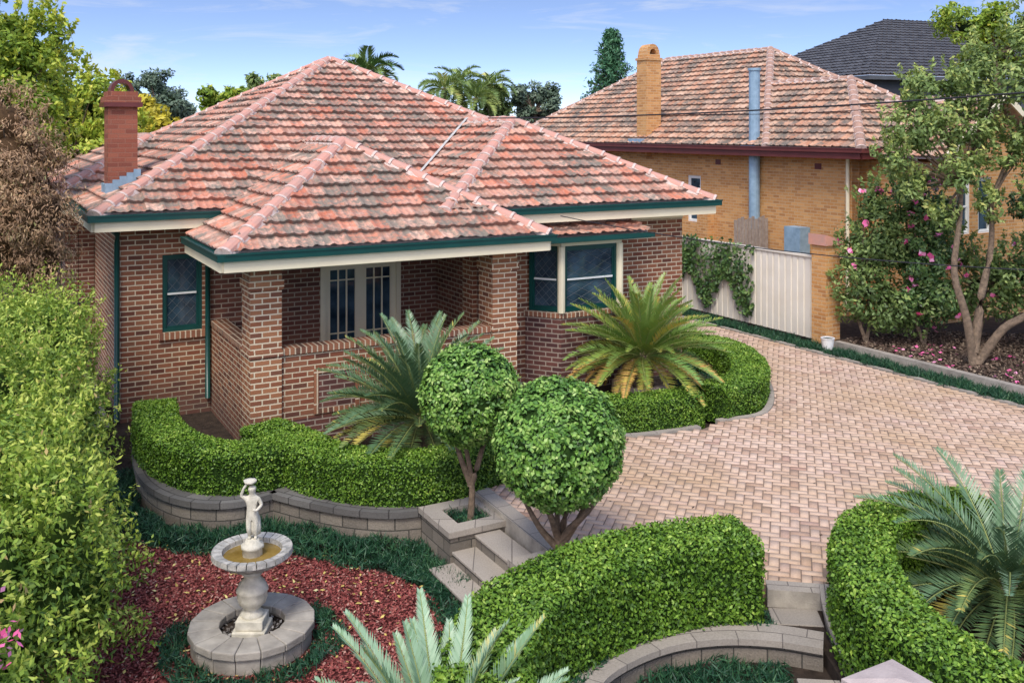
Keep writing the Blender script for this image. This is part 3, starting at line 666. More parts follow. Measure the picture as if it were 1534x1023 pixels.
mb=MB(); mb.box(.6,.6,0,21,11.4,7.0); mb.box(0,0,7.0,22,12,7.18); mb.make('walls',['dkgrey'],D)
for (x,y,w,zz) in ((-19,60,9,5.6),(1.0,72,9,6.2),(-9.5,66,8,5.6),(9,70,8,6)):
    q=empty('distant_house',(x,y,0),.3); roof_face('roof_front',[(0,0,zz-2),(w,0,zz-2),(w*.65,4,zz),(w*.35,4,zz)],q,'ntile'); roof_face('roof_side',[(0,8,zz-2),(0,0,zz-2),(w*.35,4,zz)],q,'ntile')
    mb=MB(); mb.box(.4,.4,0,w-.4,7.6,zz-2); mb.make('walls',['nbrick'],q)

# ================================================================= GROUND
slab('ground',[(-900,-900),(900,-900),(900,900),(-900,900)],-.52,'lawn')
Wp=[(-6.0,15.75),(-5.84,15.13),(-5.31,13.92),(-4.8,13.2),(-4.22,12.8),(-3.67,12.77),(-3.22,13.1)]
Wq=[(-3.22,13.1),(-2.71,12.8),(-2.14,12.54),(-1.6,12.43),(-1.18,12.5)]
ARC=[(.55,8.15),(.67,8.61),(1.01,8.99),(1.49,9.29),(2.03,9.41),(2.54,9.37),(2.97,9.23)]
ter=[(-60,15.75)]+[tuple(p) for p in catmull(Wp,5)]+[tuple(p) for p in catmull(Wq,5)][1:]+[(-.42,12.82),(.30,11.3),(.40,10.5),(-.2,9.4),(-.5,8.5),(-.62,7.7),(-.62,6.2),(.3,6.2),(.4,7.6)]+[tuple(p) for p in catmull(ARC,4)]+[(2.98,8.65),(3.0,7.6),(3.15,6.6),(3.6,5.6),(12,5.2),(60,5.2),(60,90),(-60,90)]
slab('garden_terrace',ter,-.16,'soil',thick=.4)
FG=[(-7,6),(-.3,6),(-.3,8.5),(.1,10.4),(-.5,12.6),(-1.2,12.4),(-3.2,13),(-6.2,15.7),(-8,15.7)]
MUL=[tuple(p) for p in catmull([(-4.6,8.2),(-4.8,10.5),(-5.0,12.4),(-4.2,12.2),(-3.6,12.1),(-2.9,12.1),(-2.0,11.8),(-1.25,11.4),(-.8,10.8),(-.7,10.2),(-.8,9.4),(-.95,8.0),(-2.5,7.0),(-4.6,7.2),(-4.6,8.2)],6)][:-1]
slab('mulch_bed',MUL,-.505,'mulch')
scatter('mulch_chips',MUL,-.503,2600,.042,.022,'L_chip',.45,.02)
scatter('fallen_leaves',[(-5,7.5),(-.8,7.5),(-.8,11),(-1.5,12),(-5,12.6)],-.48,34,.055,.03,'L_fall',.3,.005)
slab('lower_bed_soil',FG,-.513,'soil')
mondo('mondo_grass',[(-5.85,14.7),(-5.5,13.6),(-4.95,12.85),(-4.3,12.45),(-3.65,12.42),(-3.15,12.7),(-2.65,12.42),(-2.1,12.17),(-1.6,12.05)],.40,-.44,2300)
mondo('mondo_grass',[(-5.75,14.3),(-5.2,13.2),(-4.8,12.65),(-4.25,12.25),(-3.65,12.2),(-3.1,12.4),(-2.65,12.15),(-2.1,11.95)],.28,-.51,1900,ln=.12)
mondo('mondo_grass',[(-2.1,11.95),(-1.55,11.8),(-1.05,11.5),(-.75,11.0),(-.6,10.5),(-.55,9.9),(-.75,9.2)],.42,-.51,2300,ln=.13)
mondo('mondo_grass',None,0,-.50,2000,poly=[(-2.0,12.4),(-1.15,12.4),(-.78,11.6),(-.4,11.2),(-.8,11.0),(-1.5,11.6)])
mondo('mondo_grass',[(-2.68+.80*math.cos(t),9.99+.80*math.sin(t)) for t in np.linspace(-3.6,1.0,16)],.27,-.51,2200,ln=.13)
DR=[(-.42,12.9),(.45,11.15),(.75,10.45),(1.2,10.25),(1.9,10.22),(2.70,10.26),(3.30,10.17),(3.42,10.5),(3.8,10.9),(4.6,11.15),(7.0,12.4),(8.2,11.8),(8.6,9.0),(13.1,9.0),(8.83,16.7),(6.4,21.1),(4.43,24.6),(3.0,27.2),(0,27),(2.2,22.5),(3.6,21.0),(4.3,20.7),(4.85,19.5),(4.87,18.1),(4.35,16.45),(3.4,15.9),(3.05,15.55),(1.86,15.1),(1.0,15.3),(.3,14.5),(-.1,13.7)]
slab('driveway',DR,-.006,'grout',thick=.2)
ang=TH+math.radians(45); ca,sa=math.cos(ang),math.sin(ang); w=.115
cells=[]
K=190
X0,Y0=5.0,17.0
for i in range(-K,K):
    for j in range(-K,K):
        c=(i-j)%4
        if c==0: a,b,e_,f_=i,j,i+2,j+1
        elif c==3: a,b,e_,f_=i,j,i+1,j+2
        else: continue
        cells.append((a*w,b*w,e_*w,f_*w,c))
cells=np.array(cells); mx=(cells[:,0]+cells[:,2])/2; my=(cells[:,1]+cells[:,3])/2
wx=X0+mx*ca-my*sa; wy=Y0+mx*sa+my*ca; keep=inpoly(wx,wy,DR)
cells=cells[keep]; n=len(cells); g=.005; bv=.006
dz=rng.normal(0,.0015,n)
def cor(x,y,z): return np.stack([X0+x*ca-y*sa,Y0+x*sa+y*ca,z],1)
x0,y0,x1,y1=cells[:,0]+g,cells[:,1]+g,cells[:,2]-g,cells[:,3]-g
V=np.stack([cor(x0,y0,dz-.012),cor(x1,y0,dz-.012),cor(x1,y1,dz-.012),cor(x0,y1,dz-.012),cor(x0+bv,y0+bv,dz+.004),cor(x1-bv,y0+bv,dz+.004),cor(x1-bv,y1-bv,dz+.004),cor(x0+bv,y1-bv,dz+.004)],1)
base=np.arange(n)[:,None]*8; F=np.concatenate([base+np.array(q) for q in ((4,5,6,7),(0,1,5,4),(1,2,6,5),(2,3,7,6),(3,0,4,7))],1).reshape(n,5,4).reshape(-1,4)
rn=np.clip(rng.normal(.45,.25,n),0,1); fastmesh('driveway_pavers',V.reshape(-1,3),F,'paver',np.repeat(rn,5))
scatter('driveway_litter',DR,.008,1.2,.05,.03,'L_litter',.15,.002)
sweep('driveway_kerb',[(-.5,12.85),(.42,11.0)],-.02,.20,-.5,.03,['conc','capst2'],smoothp=False)
sweep('driveway_kerb',[(2.68,10.2),(3.32,10.1)],-.12,.10,-.5,.02,['conc','capst2'],smoothp=False)
sweep('driveway_kerb',[(13.1,9.1),(8.87,16.7),(6.45,21.1),(4.47,24.6),(3.1,27)],-.12,.0,-.1,.02,['conc','capst2'],smoothp=False)
sweep('driveway_kerb',[(-.1,13.65),(.3,14.5),(1.0,15.3),(1.86,15.15),(3.05,15.6)],0,.13,-.1,.02,['conc','capst2'],k=6)
sweep('driveway_kerb',[(3.42,15.93),(4.35,16.45),(4.87,18.1),(4.85,19.5),(4.3,20.7),(3.6,21.0)],0,.12,-.1,.02,['conc','capst2'],k=6)
for q in (Wp,Wq):
    sweep('retaining_wall',q,-.06,.24,-.55,-.15,['stone','stone']); sweep('retaining_wall_cap',q,-.10,.26,-.15,-.07,['capst','capst'])
sweep('curved_garden_wall',ARC,-.12,.12,-.6,-.12,['stone','stone'],k=6); sweep('curved_garden_wall_cap',ARC,-.16,.16,-.12,-.06,['capst2','capst2'],k=6)
RW=[(3.27,10.14),(3.16,9.7),(3.08,9.2),(3.05,8.6),(3.08,7.6),(3.25,6.6),(3.7,5.7)]
sweep('retaining_wall',RW,-.02,.2,-.6,.0,['stone','stone'],k=5); sweep('retaining_wall_cap',RW,-.05,.22,0,.05,['capst2','capst2'],k=5)
slab('lower_landing',[(.5,6),(3.05,6),(3.0,9.2),(2.0,9.35),(1.0,8.95),(.6,8.2)],-.3,'soil',thick=.2)
mondo('mondo_grass',None,0,-.29,1900,poly=[(.9,8.2),(2.5,8.2),(2.6,9.1),(2.0,9.22),(1.2,8.95)])
mondo('mondo_grass',None,0,-.14,2600,ln=.13,poly=[(.5,7.6),(.62,8.5),(1.05,9.1),(1.5,9.4),(2.03,9.52),(2.6,9.48),(2.6,9.85),(1.3,9.6),(.6,8.9),(.3,8.0)])
st=empty('garden_steps',(.0,0,0))
mb=MB(); cw=(.36,11.08)
for k,(z) in enumerate((-.15,-.30,-.43)):
    mb.obox(cw,B2,.0,1.0,.04+k*.30,.36+k*.30,-.55,z,0)
    mb.obox(cw,B2,-.01,1.01,.03+k*.30,.38+k*.30,z+.001,z+.035,1)
mb.make('treads',['stone','capst2'],st,bevel=.008)
st=empty('garden_steps',(0,0,0)); mb=MB()
mb.obox((2.66,10.08),(1,-.11),0,.5,-.36,-.02,-.6,-.15); mb.obox((2.6,8.85),(1,-.1),0,.42,-.35,0,-.6,-.2); mb.make('treads',['capst2'],st,bevel=.012)
def planter(o,sz,zt,zb=-.55):
    e=empty('stone_planter',(0,0,0)); mb=MB(); t=.19
    d=R2
    for (z0,z1,ov,m) in ((zb,zt-.07,0,0),(zt-.07,zt,.03,1)):
        mb.obox(o,d,-ov,sz+ov,-ov,t,z0,z1,m); mb.obox(o,d,-ov,sz+ov,sz-t,sz+ov,z0,z1,m)
        mb.obox(o,d,-ov,t,t,sz-t,z0,z1,m); mb.obox(o,d,sz-t,sz+ov,t,sz-t,z0,z1,m)
    mb.make('walls',['stone','capst2'],e)
    mb=MB(); mb.obox(o,d,t,sz-t,t,sz-t,zb,zt-.1); mb.make('soil',['soil'],e)
planter((-.74,11.62),.86,-.02)
mondo('mondo_grass',None,0,-.12,1500,ln=.12,poly=[(-.63,11.95),(-.2,12.15),(-.45,12.6),(-.9,12.3)])
planter((.28,10.3),.6,.0)

# ================================================================= HEDGES
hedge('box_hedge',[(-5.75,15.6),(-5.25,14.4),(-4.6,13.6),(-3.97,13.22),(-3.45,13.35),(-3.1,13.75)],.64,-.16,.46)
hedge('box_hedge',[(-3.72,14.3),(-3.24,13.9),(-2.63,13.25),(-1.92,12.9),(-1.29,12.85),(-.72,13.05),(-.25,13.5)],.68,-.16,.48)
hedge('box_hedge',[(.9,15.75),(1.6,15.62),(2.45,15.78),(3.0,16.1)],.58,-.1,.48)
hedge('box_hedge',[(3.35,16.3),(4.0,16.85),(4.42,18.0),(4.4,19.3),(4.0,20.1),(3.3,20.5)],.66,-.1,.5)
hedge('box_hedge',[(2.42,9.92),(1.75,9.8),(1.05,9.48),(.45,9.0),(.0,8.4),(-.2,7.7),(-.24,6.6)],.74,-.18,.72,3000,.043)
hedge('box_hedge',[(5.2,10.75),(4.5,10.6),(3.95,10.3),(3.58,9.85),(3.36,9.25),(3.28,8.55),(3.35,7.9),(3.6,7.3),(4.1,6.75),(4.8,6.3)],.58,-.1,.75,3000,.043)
def topiary(name,base,cz,r,stems):
    e=empty(name,base); mb=MB()
    for s_ in stems: mb.tube([tuple(q) for q in catmull(s_,4)],[.045*(1-.5*i/(4*(len(s_)-1))) for i in range(4*(len(s_)-1)+1)],8)
    mb.make('trunk',['bark'],e,smooth=True)
    mc=MB(); lumpy(mc,0,0,cz-base[2],r*.90,3,amp=.06); mc.make('solid_core',['core'],e,smooth=True)
    ns=int(4*math.pi*r*r*330); n=ns*9; cd=rdir(ns); ci=rng.integers(0,ns,n)
    hb=(1+.025*np.sin(cd[:,0]*9+1)*np.sin(cd[:,1]*8)+.02*np.sin(cd[:,2]*11+cd[:,0]*6)+rng.normal(0,.018,ns))
    dj=rng.normal(0,.028/r,(n,3)); d=nrm(cd[ci]+dj); h=hb[ci]
    tip=rng.random(n); rad=r*h*(.90+.10*tip); C=d*rad[:,None]+np.array([0,0,cz-base[2]])
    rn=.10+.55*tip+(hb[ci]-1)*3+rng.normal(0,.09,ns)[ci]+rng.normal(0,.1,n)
    T=nrm(dj)*.9+d*.35+rng.normal(0,.3,(n,3))
    leaves('leaves',C,d+np.array([0,0,.3]),.060,.034,'L_topi',rn,e,T=T,jit=.5); return e
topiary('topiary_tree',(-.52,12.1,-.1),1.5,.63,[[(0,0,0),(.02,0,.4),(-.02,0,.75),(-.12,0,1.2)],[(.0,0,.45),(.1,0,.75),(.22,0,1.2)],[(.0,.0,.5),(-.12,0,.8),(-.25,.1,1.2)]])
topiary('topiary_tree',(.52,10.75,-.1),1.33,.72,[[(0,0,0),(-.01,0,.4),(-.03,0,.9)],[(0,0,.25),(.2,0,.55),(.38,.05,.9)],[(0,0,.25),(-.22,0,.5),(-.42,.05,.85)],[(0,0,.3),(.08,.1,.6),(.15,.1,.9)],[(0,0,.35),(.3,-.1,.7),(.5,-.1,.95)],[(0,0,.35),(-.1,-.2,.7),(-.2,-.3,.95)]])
cycad('cycad_palm',(-1.35,14.25,-.1),.64,1.55,100,'L_cyc',.026,.24,-8,84,bend=38,pairs=54)
cycad('cycad_palm',(2.3,17.0,.1),.72,1.42,104,'L_cycy',.026,.23,-20,84,bend=38,pairs=50,old=.24)
cycad('cycad_palm',(5.05,9.85,-.12),.22,1.55,82,'L_cyc',.021,.24,-2,70,bend=58,pairs=66,old=.05)
cycad('cycad_palm',(-.50,7.0,-.5),.55,1.2,50,'L_cycf',.019,.19,12,82,bend=30,pairs=74,fwd=1.2,old=.0)
mb=MB(); mb.lathe([(.48,0),(.5,.42),(.5,.48),(.40,.48),(.40,.4),(0,.4)],c=(2.25,17.0,-.1),sides=28); mb.make('round_planter',['stonecap'],None)
slab('bed_mound',[(1.0,16.2),(3.2,16.5),(3.3,18.2),(2.8,18.6),(.2,17.2),(0,16.4)],.08,'soil',thick=.2)
mondo('ground_cover',None,0,.08,500,ln=.14,poly=[(2.4,16.6),(3.6,17),(3.9,18.5),(3.6,19.8),(3.1,19.2),(3.0,17.6)])
scatter('bark_mulch',[(3.9,8),(8,8),(8,12),(4.6,10.6),(3.7,9.5)],-.15,1500,.05,.025,'L_litter',.6,.03)

# ================================================================= FOUNTAIN
FX,FY=-2.68,9.99
fo=empty('garden_fountain',(FX,FY,-.5))
mb=MB(); nseg=16
for k in range(nseg):
    a0=2*math.pi*(k+.012)/nseg;a1=2*math.pi*(k+.988)/nseg; g=lambda aa,rr,z:(rr*math.cos(aa),rr*math.sin(aa),z)
    mb.hexa([g(a0,.33,.16),g(a0,.64,.16),g(a1,.64,.16),g(a1,.33,.16),g(a0,.33,.24),g(a0,.64,.24),g(a1,.64,.24),g(a1,.33,.24)],1)
    mb.hexa([g(a0,.36,0),g(a0,.61,0),g(a1,.61,0),g(a1,.36,0),g(a0,.36,.158),g(a0,.61,.158),g(a1,.61,.158),g(a1,.36,.158)],0)
mb.make('base_ring',['conc','conc'],fo,bevel=.012)
mb=MB(); mb.lathe([(.0,.13),(.36,.13)],sides=24); mb.make('base_soil',['soil'],fo)
a=np.linspace(0,2*math.pi,18)
scatter('white_gravel',[(.33*math.cos(t),.33*math.sin(t)) for t in a[:-1]],.135,900,.04,.03,'L_pebble',.5,.02,parent=fo)
mb=MB()
mb.box(-.17,-.17,.12,.17,.17,.20); mb.box(-.14,-.14,.201,.14,.14,.30)
mb.make('plinth',['cement'],fo,bevel=.012)
mb=MB()
mb.lathe([(.11,.30),(.12,.33),(.08,.36),(.075,.38),(.13,.43),(.155,.50),(.15,.55),(.165,.57),(.15,.59),(.13,.64),(.09,.68),(.075,.70),(.10,.73),(.12,.75),(.10,.77),(.09,.80)],sides=32,mod=lambda j,a:1+.03*math.cos(a*12) if 4<=j<=10 else 1)
mb.make('pedestal',['cement'],fo,smooth=True)
mb=MB()
mb.lathe([(.09,.78),(.16,.80),(.27,.84),(.36,.90),(.395,.95)],sides=72,mod=lambda j,a:1+.015*math.cos(a*18))
mb.lathe([(.30,.93),(.28,.90),(.15,.865),(0,.86)],sides=40,m=1)
for k in range(26):
    a0=2*math.pi*(k+.06)/26;a1=2*math.pi*(k+.94)/26; g=lambda aa,rr,z:(rr*math.cos(aa),rr*math.sin(aa),z)
    mb.hexa([g(a0,.30,.93),g(a0,.41,.935),g(a1,.41,.935),g(a1,.30,.93),g(a0,.305,.975),g(a0,.405,.99),g(a1,.405,.99),g(a1,.305,.975)],0 if k%3 else 1)
mb.lathe([(.30,.935),(.41,.94)],sides=40,m=0)
mb.make('bowl',['cementd','cementd'],fo)
mb=MB(); mb.lathe([(.0,.925),(.30,.925)],sides=40); mb.make('water',['water'],fo)
mb=MB(); mb.lathe([(.10,.86),(.10,.99),(.115,1.0),(.115,1.03),(.075,1.05),(.065,1.09),(.0,1.09)],sides=20,mod=lambda j,a:1+.04*math.cos(a*8)); mb.make('figure_base',['cement'],fo,smooth=True)
J=[((0,0,1.33),.052),((0,0,1.42),.05),((0,.0,1.50),.046),((0,0,1.545),.022),((.0,-.005,1.60),.050),((.0,-.01,1.635),.040),
   ((.035,0,1.29),.038),((.04,-.02,1.20),.026),((.035,.0,1.11),.018),((.04,-.035,1.095),.016),
   ((-.035,0,1.29),.038),((-.03,-.035,1.20),.026),((-.025,.0,1.11),.018),((-.03,-.035,1.095),.016),
   ((.065,0,1.50),.024),((.10,-.01,1.44),.019),((.06,-.06,1.40),.014),((.02,-.075,1.41),.014),
   ((-.065,0,1.50),.024),((-.115,-.01,1.53),.019),((-.085,-.02,1.61),.014),((-.05,-.02,1.655),.014)]
E=[(0,1),(1,2),(2,3),(3,4),(4,5),(0,6),(6,7),(7,8),(8,9),(0,10),(10,11),(11,12),(12,13),(2,14),(14,15),(15,16),(16,17),(2,18),(18,19),(19,20),(20,21)]
me=bpy.data.meshes.new('cherub_figure'); me.from_pydata([j[0] for j in J],E,[]); cf=obj('cherub_figure',me,fo)
me.materials.append(MT['cement'])
cf.modifiers.new('skin','SKIN')
for i,j in enumerate(J): me.skin_vertices[0].data[i].radius=(j[1],j[1])
me.skin_vertices[0].data[0].use_root=True
sb=cf.modifiers.new('sub','SUBSURF'); sb.levels=2; sb.render_levels=2
mb=MB(); mb.lathe([(.0,0),(.035,.005),(.06,.02),(.065,.045),(.05,.035),(0,.02)],c=(-.02,-.01,1.65),sides=16,mod=lambda j,a:1+.08*math.cos(a*6)); mb.lathe([(0,-.08),(.055,-.07),(.065,.0),(.05,.09),(.02,.16),(0,.18)],c=(.02,.03,1.2),sides=12,mod=lambda j,a:1+.12*math.cos(a*5+j)); mb.make('shell_and_drape',['cement'],fo,smooth=True)

# ================================================================= RIGHT BOUNDARY
fe=empty('steel_panel_fence',(0,0,0)); mb=MB(); A=(7.0,22.2); 
L=9.0; s=0.0
while s<L:
    mb.obox(A,B2,s,s+.13,0.0,.02,0,1.86,0); mb.obox(A,B2,s+.131,s+.20,-.02,.0,0,1.86,0); s+=.201
mb.obox(A,B2,0,L,-.04,.05,1.862,1.91,0)
for s in (0,2.4,4.8,7.2): mb.obox(A,B2,s,s+.06,-.05,-.021,0,1.9,0)
mb.make('panels',['metalf'],fe)
pi=empty('brick_pier',(0,0,0)); mb=MB(); mb.obox((7.05,21.75),B2,0,.42,-.45,0,-.1,2.2,0); mb.make('shaft',['nbrick'],pi)
mb=MB(); g=lambda p,q,z:(7.05+B2[0]*p+R2[0]*q,21.75+B2[1]*p+R2[1]*q,z)
mb.hexa([g(-.05,-.05,2.2),g(-.05,.5,2.2),g(.47,.5,2.2),g(.47,-.05,2.2),g(-.05,-.05,2.45),g(-.05,.5,2.28),g(.47,.5,2.28),g(.47,-.05,2.45)]); mb.make('cap',['ridge'],pi)
tf=empty('timber_fence',(0,0,0)); mb=MB()
for k in range(10): mb.obox((6.3,27.4),R2,k*.13,k*.13+.105,0,.02,.5,2.25+.04*(k%3),0)
mb.make('palings',['timber'],tf)
m=3200; s_=rng.uniform(2.0,7.8,m); hh=rng.random(m)**.6; lim=.9+.75*np.sin(s_*2.1)**2; z_=2.05-hh*lim*1.15
C=np.stack([7.0+B2[0]*s_-R2[0]*(.05+.13*rng.random(m)),22.2+B2[1]*s_-R2[1]*(.05+.13*rng.random(m)),z_],1)
leaves('fence_vine',C,np.tile([-R2[0],-R2[1],.3],(m,1)),.12,.08,'L_cam',rng.normal(.35,.2,m),None,jit=.5)
LW=[(13.6,9.3),(9.35,17.0),(6.95,21.4)]
sweep('low_garden_wall',LW,-.40,-.24,-.2,.11,['conc','capst2'],smoothp=False)
mondo('mondo_grass',[(13.28,9.5),(9.13,16.85),(6.74,21.2),(5.25,23.9),(3.9,26.4)],.46,-.05,2300,ln=.22,wd=.02,bias=.0)
NB=[(9.6,17.2),(7.2,21.6),(8.2,24.5),(20,30),(30,10),(14,9)]
slab('neighbour_garden_bed',NB,.06,'soil',thick=.4)
scatter('leaf_litter',[(9.6,17.2),(7.2,21.6),(9,23),(14,22),(13,15)],.065,600,.07,.04,'L_litter',.5,.03)
scatter('fallen_petals',[(9.6,17.2),(7.6,20.8),(9,21.5),(13,18)],.08,10,.09,.08,'L_pink',.3,.03)
bu=empty('white_bucket',(6.85,21.0,0.02)); mb=MB(); mb.lathe([(0,.01),(.11,.01),(.14,.26),(.15,.26),(.15,.28),(.13,.28),(.10,.04),(0,.03)],sides=20); mb.make('body',['white'],bu,smooth=False)
mb=MB(); mb.lathe([(.0,.255),(.128,.255)],sides=16); mb.make('contents',['drk'],bu)

def cambush(name,blobs,n,fl=60,base=None,mat='L_cam',leaf=.11,**k):
    b=base or (blobs[0][0],blobs[0][1],0.06)
    e=tree(name,b,[[b,(b[0]+.1,b[1],b[2]+.7),(b[0]-.1,b[1],b[2]+1.4)],[b,(b[0]-.2,b[1],b[2]+.7),(b[0]-.1,b[1],b[2]+1.4)]],blobs,n,leaf,mat,0.2,24,.36,.5,tr=.05,shoots=90,**k)
    if fl:
        i=rng.integers(0,len(blobs),fl); bl=np.array(blobs)[i]; d=rdir(fl); d[:,1]=-abs(d[:,1]); C=bl[:,:3]+d*bl[:,3:]*1.05-np.array(b)
        C=np.repeat(C,4,0)+rng.normal(0,.03,(fl*4,3)); leaves('flowers',C,np.repeat(d,4,0),.12,.10,'L_pink',rng.random(fl*4),e,jit=.6)
    return e
cambush('camellia_bush',[(7.9,21.6,1.2,.7),(8.2,21.8,2.2,.75),(8.6,21.5,.9,.7),(8.3,21.5,2.9,.5),(7.7,21.9,2.0,.5),(8.0,21.6,3.2,.35)],11000,10,mat='L_tree',bias=-.12)
cambush('camellia_bush',[(9.1,21.4,2.0,.7),(9.2,21.6,3.1,.65),(9.2,21.2,1.1,.6),(8.8,21.4,3.5,.4)],10000,30)
cambush('camellia_bush',[(10.4,21.6,1.3,.8),(11.2,21,1.6,.9),(12,21.4,2.0,.9),(12.2,20.5,.9,.8),(10.0,22.2,2.0,.6)],13000,14,mat='L_tree',bias=-.08)
cambush('camellia_bush',[(12.4,22.2,3.0,.8),(12.8,22.4,3.8,.7)],6000,10)
cambush('azalea_bush',[(10.6,18.6,.35,.4),(11.3,18.2,.4,.45),(10.9,17.7,.3,.35)],4000,24,mat='L_tree',leaf=.08)
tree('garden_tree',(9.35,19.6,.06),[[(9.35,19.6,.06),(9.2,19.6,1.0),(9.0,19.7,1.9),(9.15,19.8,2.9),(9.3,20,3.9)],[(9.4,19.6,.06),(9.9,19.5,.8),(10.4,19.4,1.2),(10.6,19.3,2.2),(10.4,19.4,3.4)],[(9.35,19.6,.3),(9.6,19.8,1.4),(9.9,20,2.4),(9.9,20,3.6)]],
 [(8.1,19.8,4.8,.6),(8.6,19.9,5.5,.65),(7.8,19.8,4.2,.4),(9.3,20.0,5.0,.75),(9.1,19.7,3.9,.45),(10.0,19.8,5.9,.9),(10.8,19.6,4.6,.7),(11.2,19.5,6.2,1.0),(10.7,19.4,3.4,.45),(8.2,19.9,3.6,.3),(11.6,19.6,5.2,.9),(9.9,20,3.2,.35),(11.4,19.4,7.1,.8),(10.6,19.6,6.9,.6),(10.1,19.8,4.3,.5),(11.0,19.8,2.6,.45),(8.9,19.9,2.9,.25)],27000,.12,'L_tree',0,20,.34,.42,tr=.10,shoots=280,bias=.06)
gt=empty('side_gate',(-6.22,15.64,0),TH); mb=MB()
for k in range(9): mb.box(-1.3+k*.12,3.6,.0,-1.28+k*.12,3.62,1.5)
mb.box(-1.35,3.59,1.45,-.2,3.63,1.49); mb.box(-1.35,3.59,.15,-.2,3.63,.19); mb.make('bars',['cable'],gt)
slab('side_path',[(-6.6,15.9),(-8.0,15.4),(-11.5,22),(-10,22.5)],-.07,'conc')

# ================================================================= LEFT PLANTING
bl=[(-4.45,8.3,.6,1.0),(-4.3,9.3,.3,.75),(-5.3,9.2,1.35,1.0),(-4.95,10.2,.5,.85),(-5.45,10.6,1.3,.85),(-5.6,11.5,.6,.85),(-6.2,11.9,1.6,.9),(-6.0,12.7,.7,.75),(-6.7,13.3,1.6,.85),(-6.35,13.7,.8,.65),(-7.1,14.6,1.7,.8),(-6.9,14.3,.8,.7),(-4.6,7.9,1.1,.9),(-5.9,10.3,1.9,.8),(-7.3,12.9,1.9,.9),(-6.9,11.0,1.4,1.2),(-6.3,13.1,2.0,.5),(-5.6,11.4,1.7,.5),(-6.5,14.0,1.5,.5),(-4.1,8.6,1.3,.45),(-4.7,9.6,1.3,.5),(-5.0,10.3,1.5,.4),(-3.95,7.3,.2,.75),(-4.4,7.0,.9,.6)]
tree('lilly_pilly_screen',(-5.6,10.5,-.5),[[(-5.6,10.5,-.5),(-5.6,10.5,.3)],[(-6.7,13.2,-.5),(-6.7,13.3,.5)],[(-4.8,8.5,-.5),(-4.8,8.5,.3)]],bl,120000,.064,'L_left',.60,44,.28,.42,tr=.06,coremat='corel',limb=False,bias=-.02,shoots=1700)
fl=90; C=np.stack([rng.normal(-3.72,.10,fl),rng.normal(6.9,.10,fl),rng.normal(1.15,.12,fl)],1)
leaves('pink_flowers',C,rng.normal(0,1,(fl,3)),.06,.04,'L_pink',rng.random(fl))
tree('browning_cypress',(-7.7,15.0,-.5),[[(-7.7,15,-.5),(-7.7,15,1.5),(-7.6,15,3.2)]],[(-7.35,14.8,3.5,.7),(-7.8,15,4.2,.85),(-7.35,14.9,2.8,.6),(-8.1,14.8,3.1,.9),(-8.0,15.2,4.8,.65),(-7.45,15,4.0,.45)],42000,.08,'L_brown',.6,60,.24,.25,droop=1.2,tr=.1,shoots=200,coremat='coreb',bias=.05)
tree('light_green_tree',(-10,18.5,-.1),[[(-10,18.5,-.1),(-9.9,18.5,2),(-9.8,18.5,5)]],[(-10.4,18.6,5.0,1.1),(-9.6,18.8,5.6,.9),(-10.0,18.5,6.4,1.0),(-9.2,19,4.8,.7),(-10.5,18,7.3,.9),(-9.3,19.2,6.6,.55),(-10.6,18,4,1.1)],28000,.12,'L_yel',0,34,.27,.5,tr=.13,shoots=250,bias=.05)
tree('light_green_tree',(-11.9,26,0),[[(-11.9,26,-.1),(-11.9,26,4)]],[(-12.3,26,4.9,1.3),(-11.3,26.4,5.4,1.0),(-12.4,26,6.1,1.0),(-10.8,26.5,4.5,.9),(-11.5,26,3.6,1.2),(-13,26,4,1.5)],18000,.16,'L_yel',.3,30,.28,.5,bias=.12,shoots=150)
tree('golden_tree',(-14.5,36,0),[[(-14.5,36,0),(-14.5,36,4)]],[(-14.4,36,5.0,1.0),(-13.6,36.2,5.3,.8),(-14.8,36,5.9,.7),(-13.5,36,4.4,.8),(-12.8,36,5.0,.6)],7000,.2,'L_gold',.5,20,.33,.55)
def bgtree(name,X,Y,zt,zb,W_,mat,n=5000,seed=0,asp=.45,leaf=.35,core=.3):
    rs=random.Random(seed); h=zt-zb
    bs=[]
    for k in range(12):
        r=rs.uniform(.16,.30)*min(W_,h*1.4)*.8; bs.append((X+rs.uniform(-.5,.5)*(W_-r),Y+rs.uniform(-1,1),zb+r*.6+rs.random()*(h-1.5*r),r))
    bs.append((X,Y,zt-min(W_,h)*.26,min(W_,h)*.26))
    return tree(name,(X,Y,0),[[(X,Y,0),(X+.1*W_,Y,zb*.6),(X,Y,zb+h*.4)]],bs,n,leaf,mat,core,22,.36,asp,tr=.2)
for nm,X,Y,zt,zb,W_,mt,n_,sd_,lf in (
 ('gum_tree',-21.3,58,8.72,5.2,4.0,'L_gum',8000,1,.24),('gum_tree',-20.9,60,6.7,4.6,2.5,'L_gum',4000,2,.25),
 ('street_tree',-13.1,45,6.9,5.4,2.2,'L_yel',4500,3,.25),('street_tree',-10.3,42,7.3,5.8,2.3,'L_tree',4500,4,.22),
 ('gum_tree',1.4,62,7.9,5.0,3.2,'L_gum',7000,5,.24),('street_tree',-1.3,60,7.7,4.8,2.5,'L_tree',5000,6,.3),
 ('street_tree',-3.7,66,6.8,4.6,4.1,'L_tree',5000,7,.3),('street_tree',4.1,64,6.3,4.6,3.5,'L_gum',4000,8,.3),
 ('street_tree',-26.4,62,6.7,4.6,6,'L_gum',6000,9,.35),('street_tree',16.4,33,9.2,6.6,3.6,'L_yel',9000,12,.17),
 ('street_tree',20.3,30,7.6,3.5,5.4,'L_tree',7000,13,.2),('street_tree',-19,30,7.6,2.6,5.4,'L_tree',7000,14,.2)):
    bgtree(nm,X,Y,zt,zb,W_,mt,n_,sd_,leaf=lf)
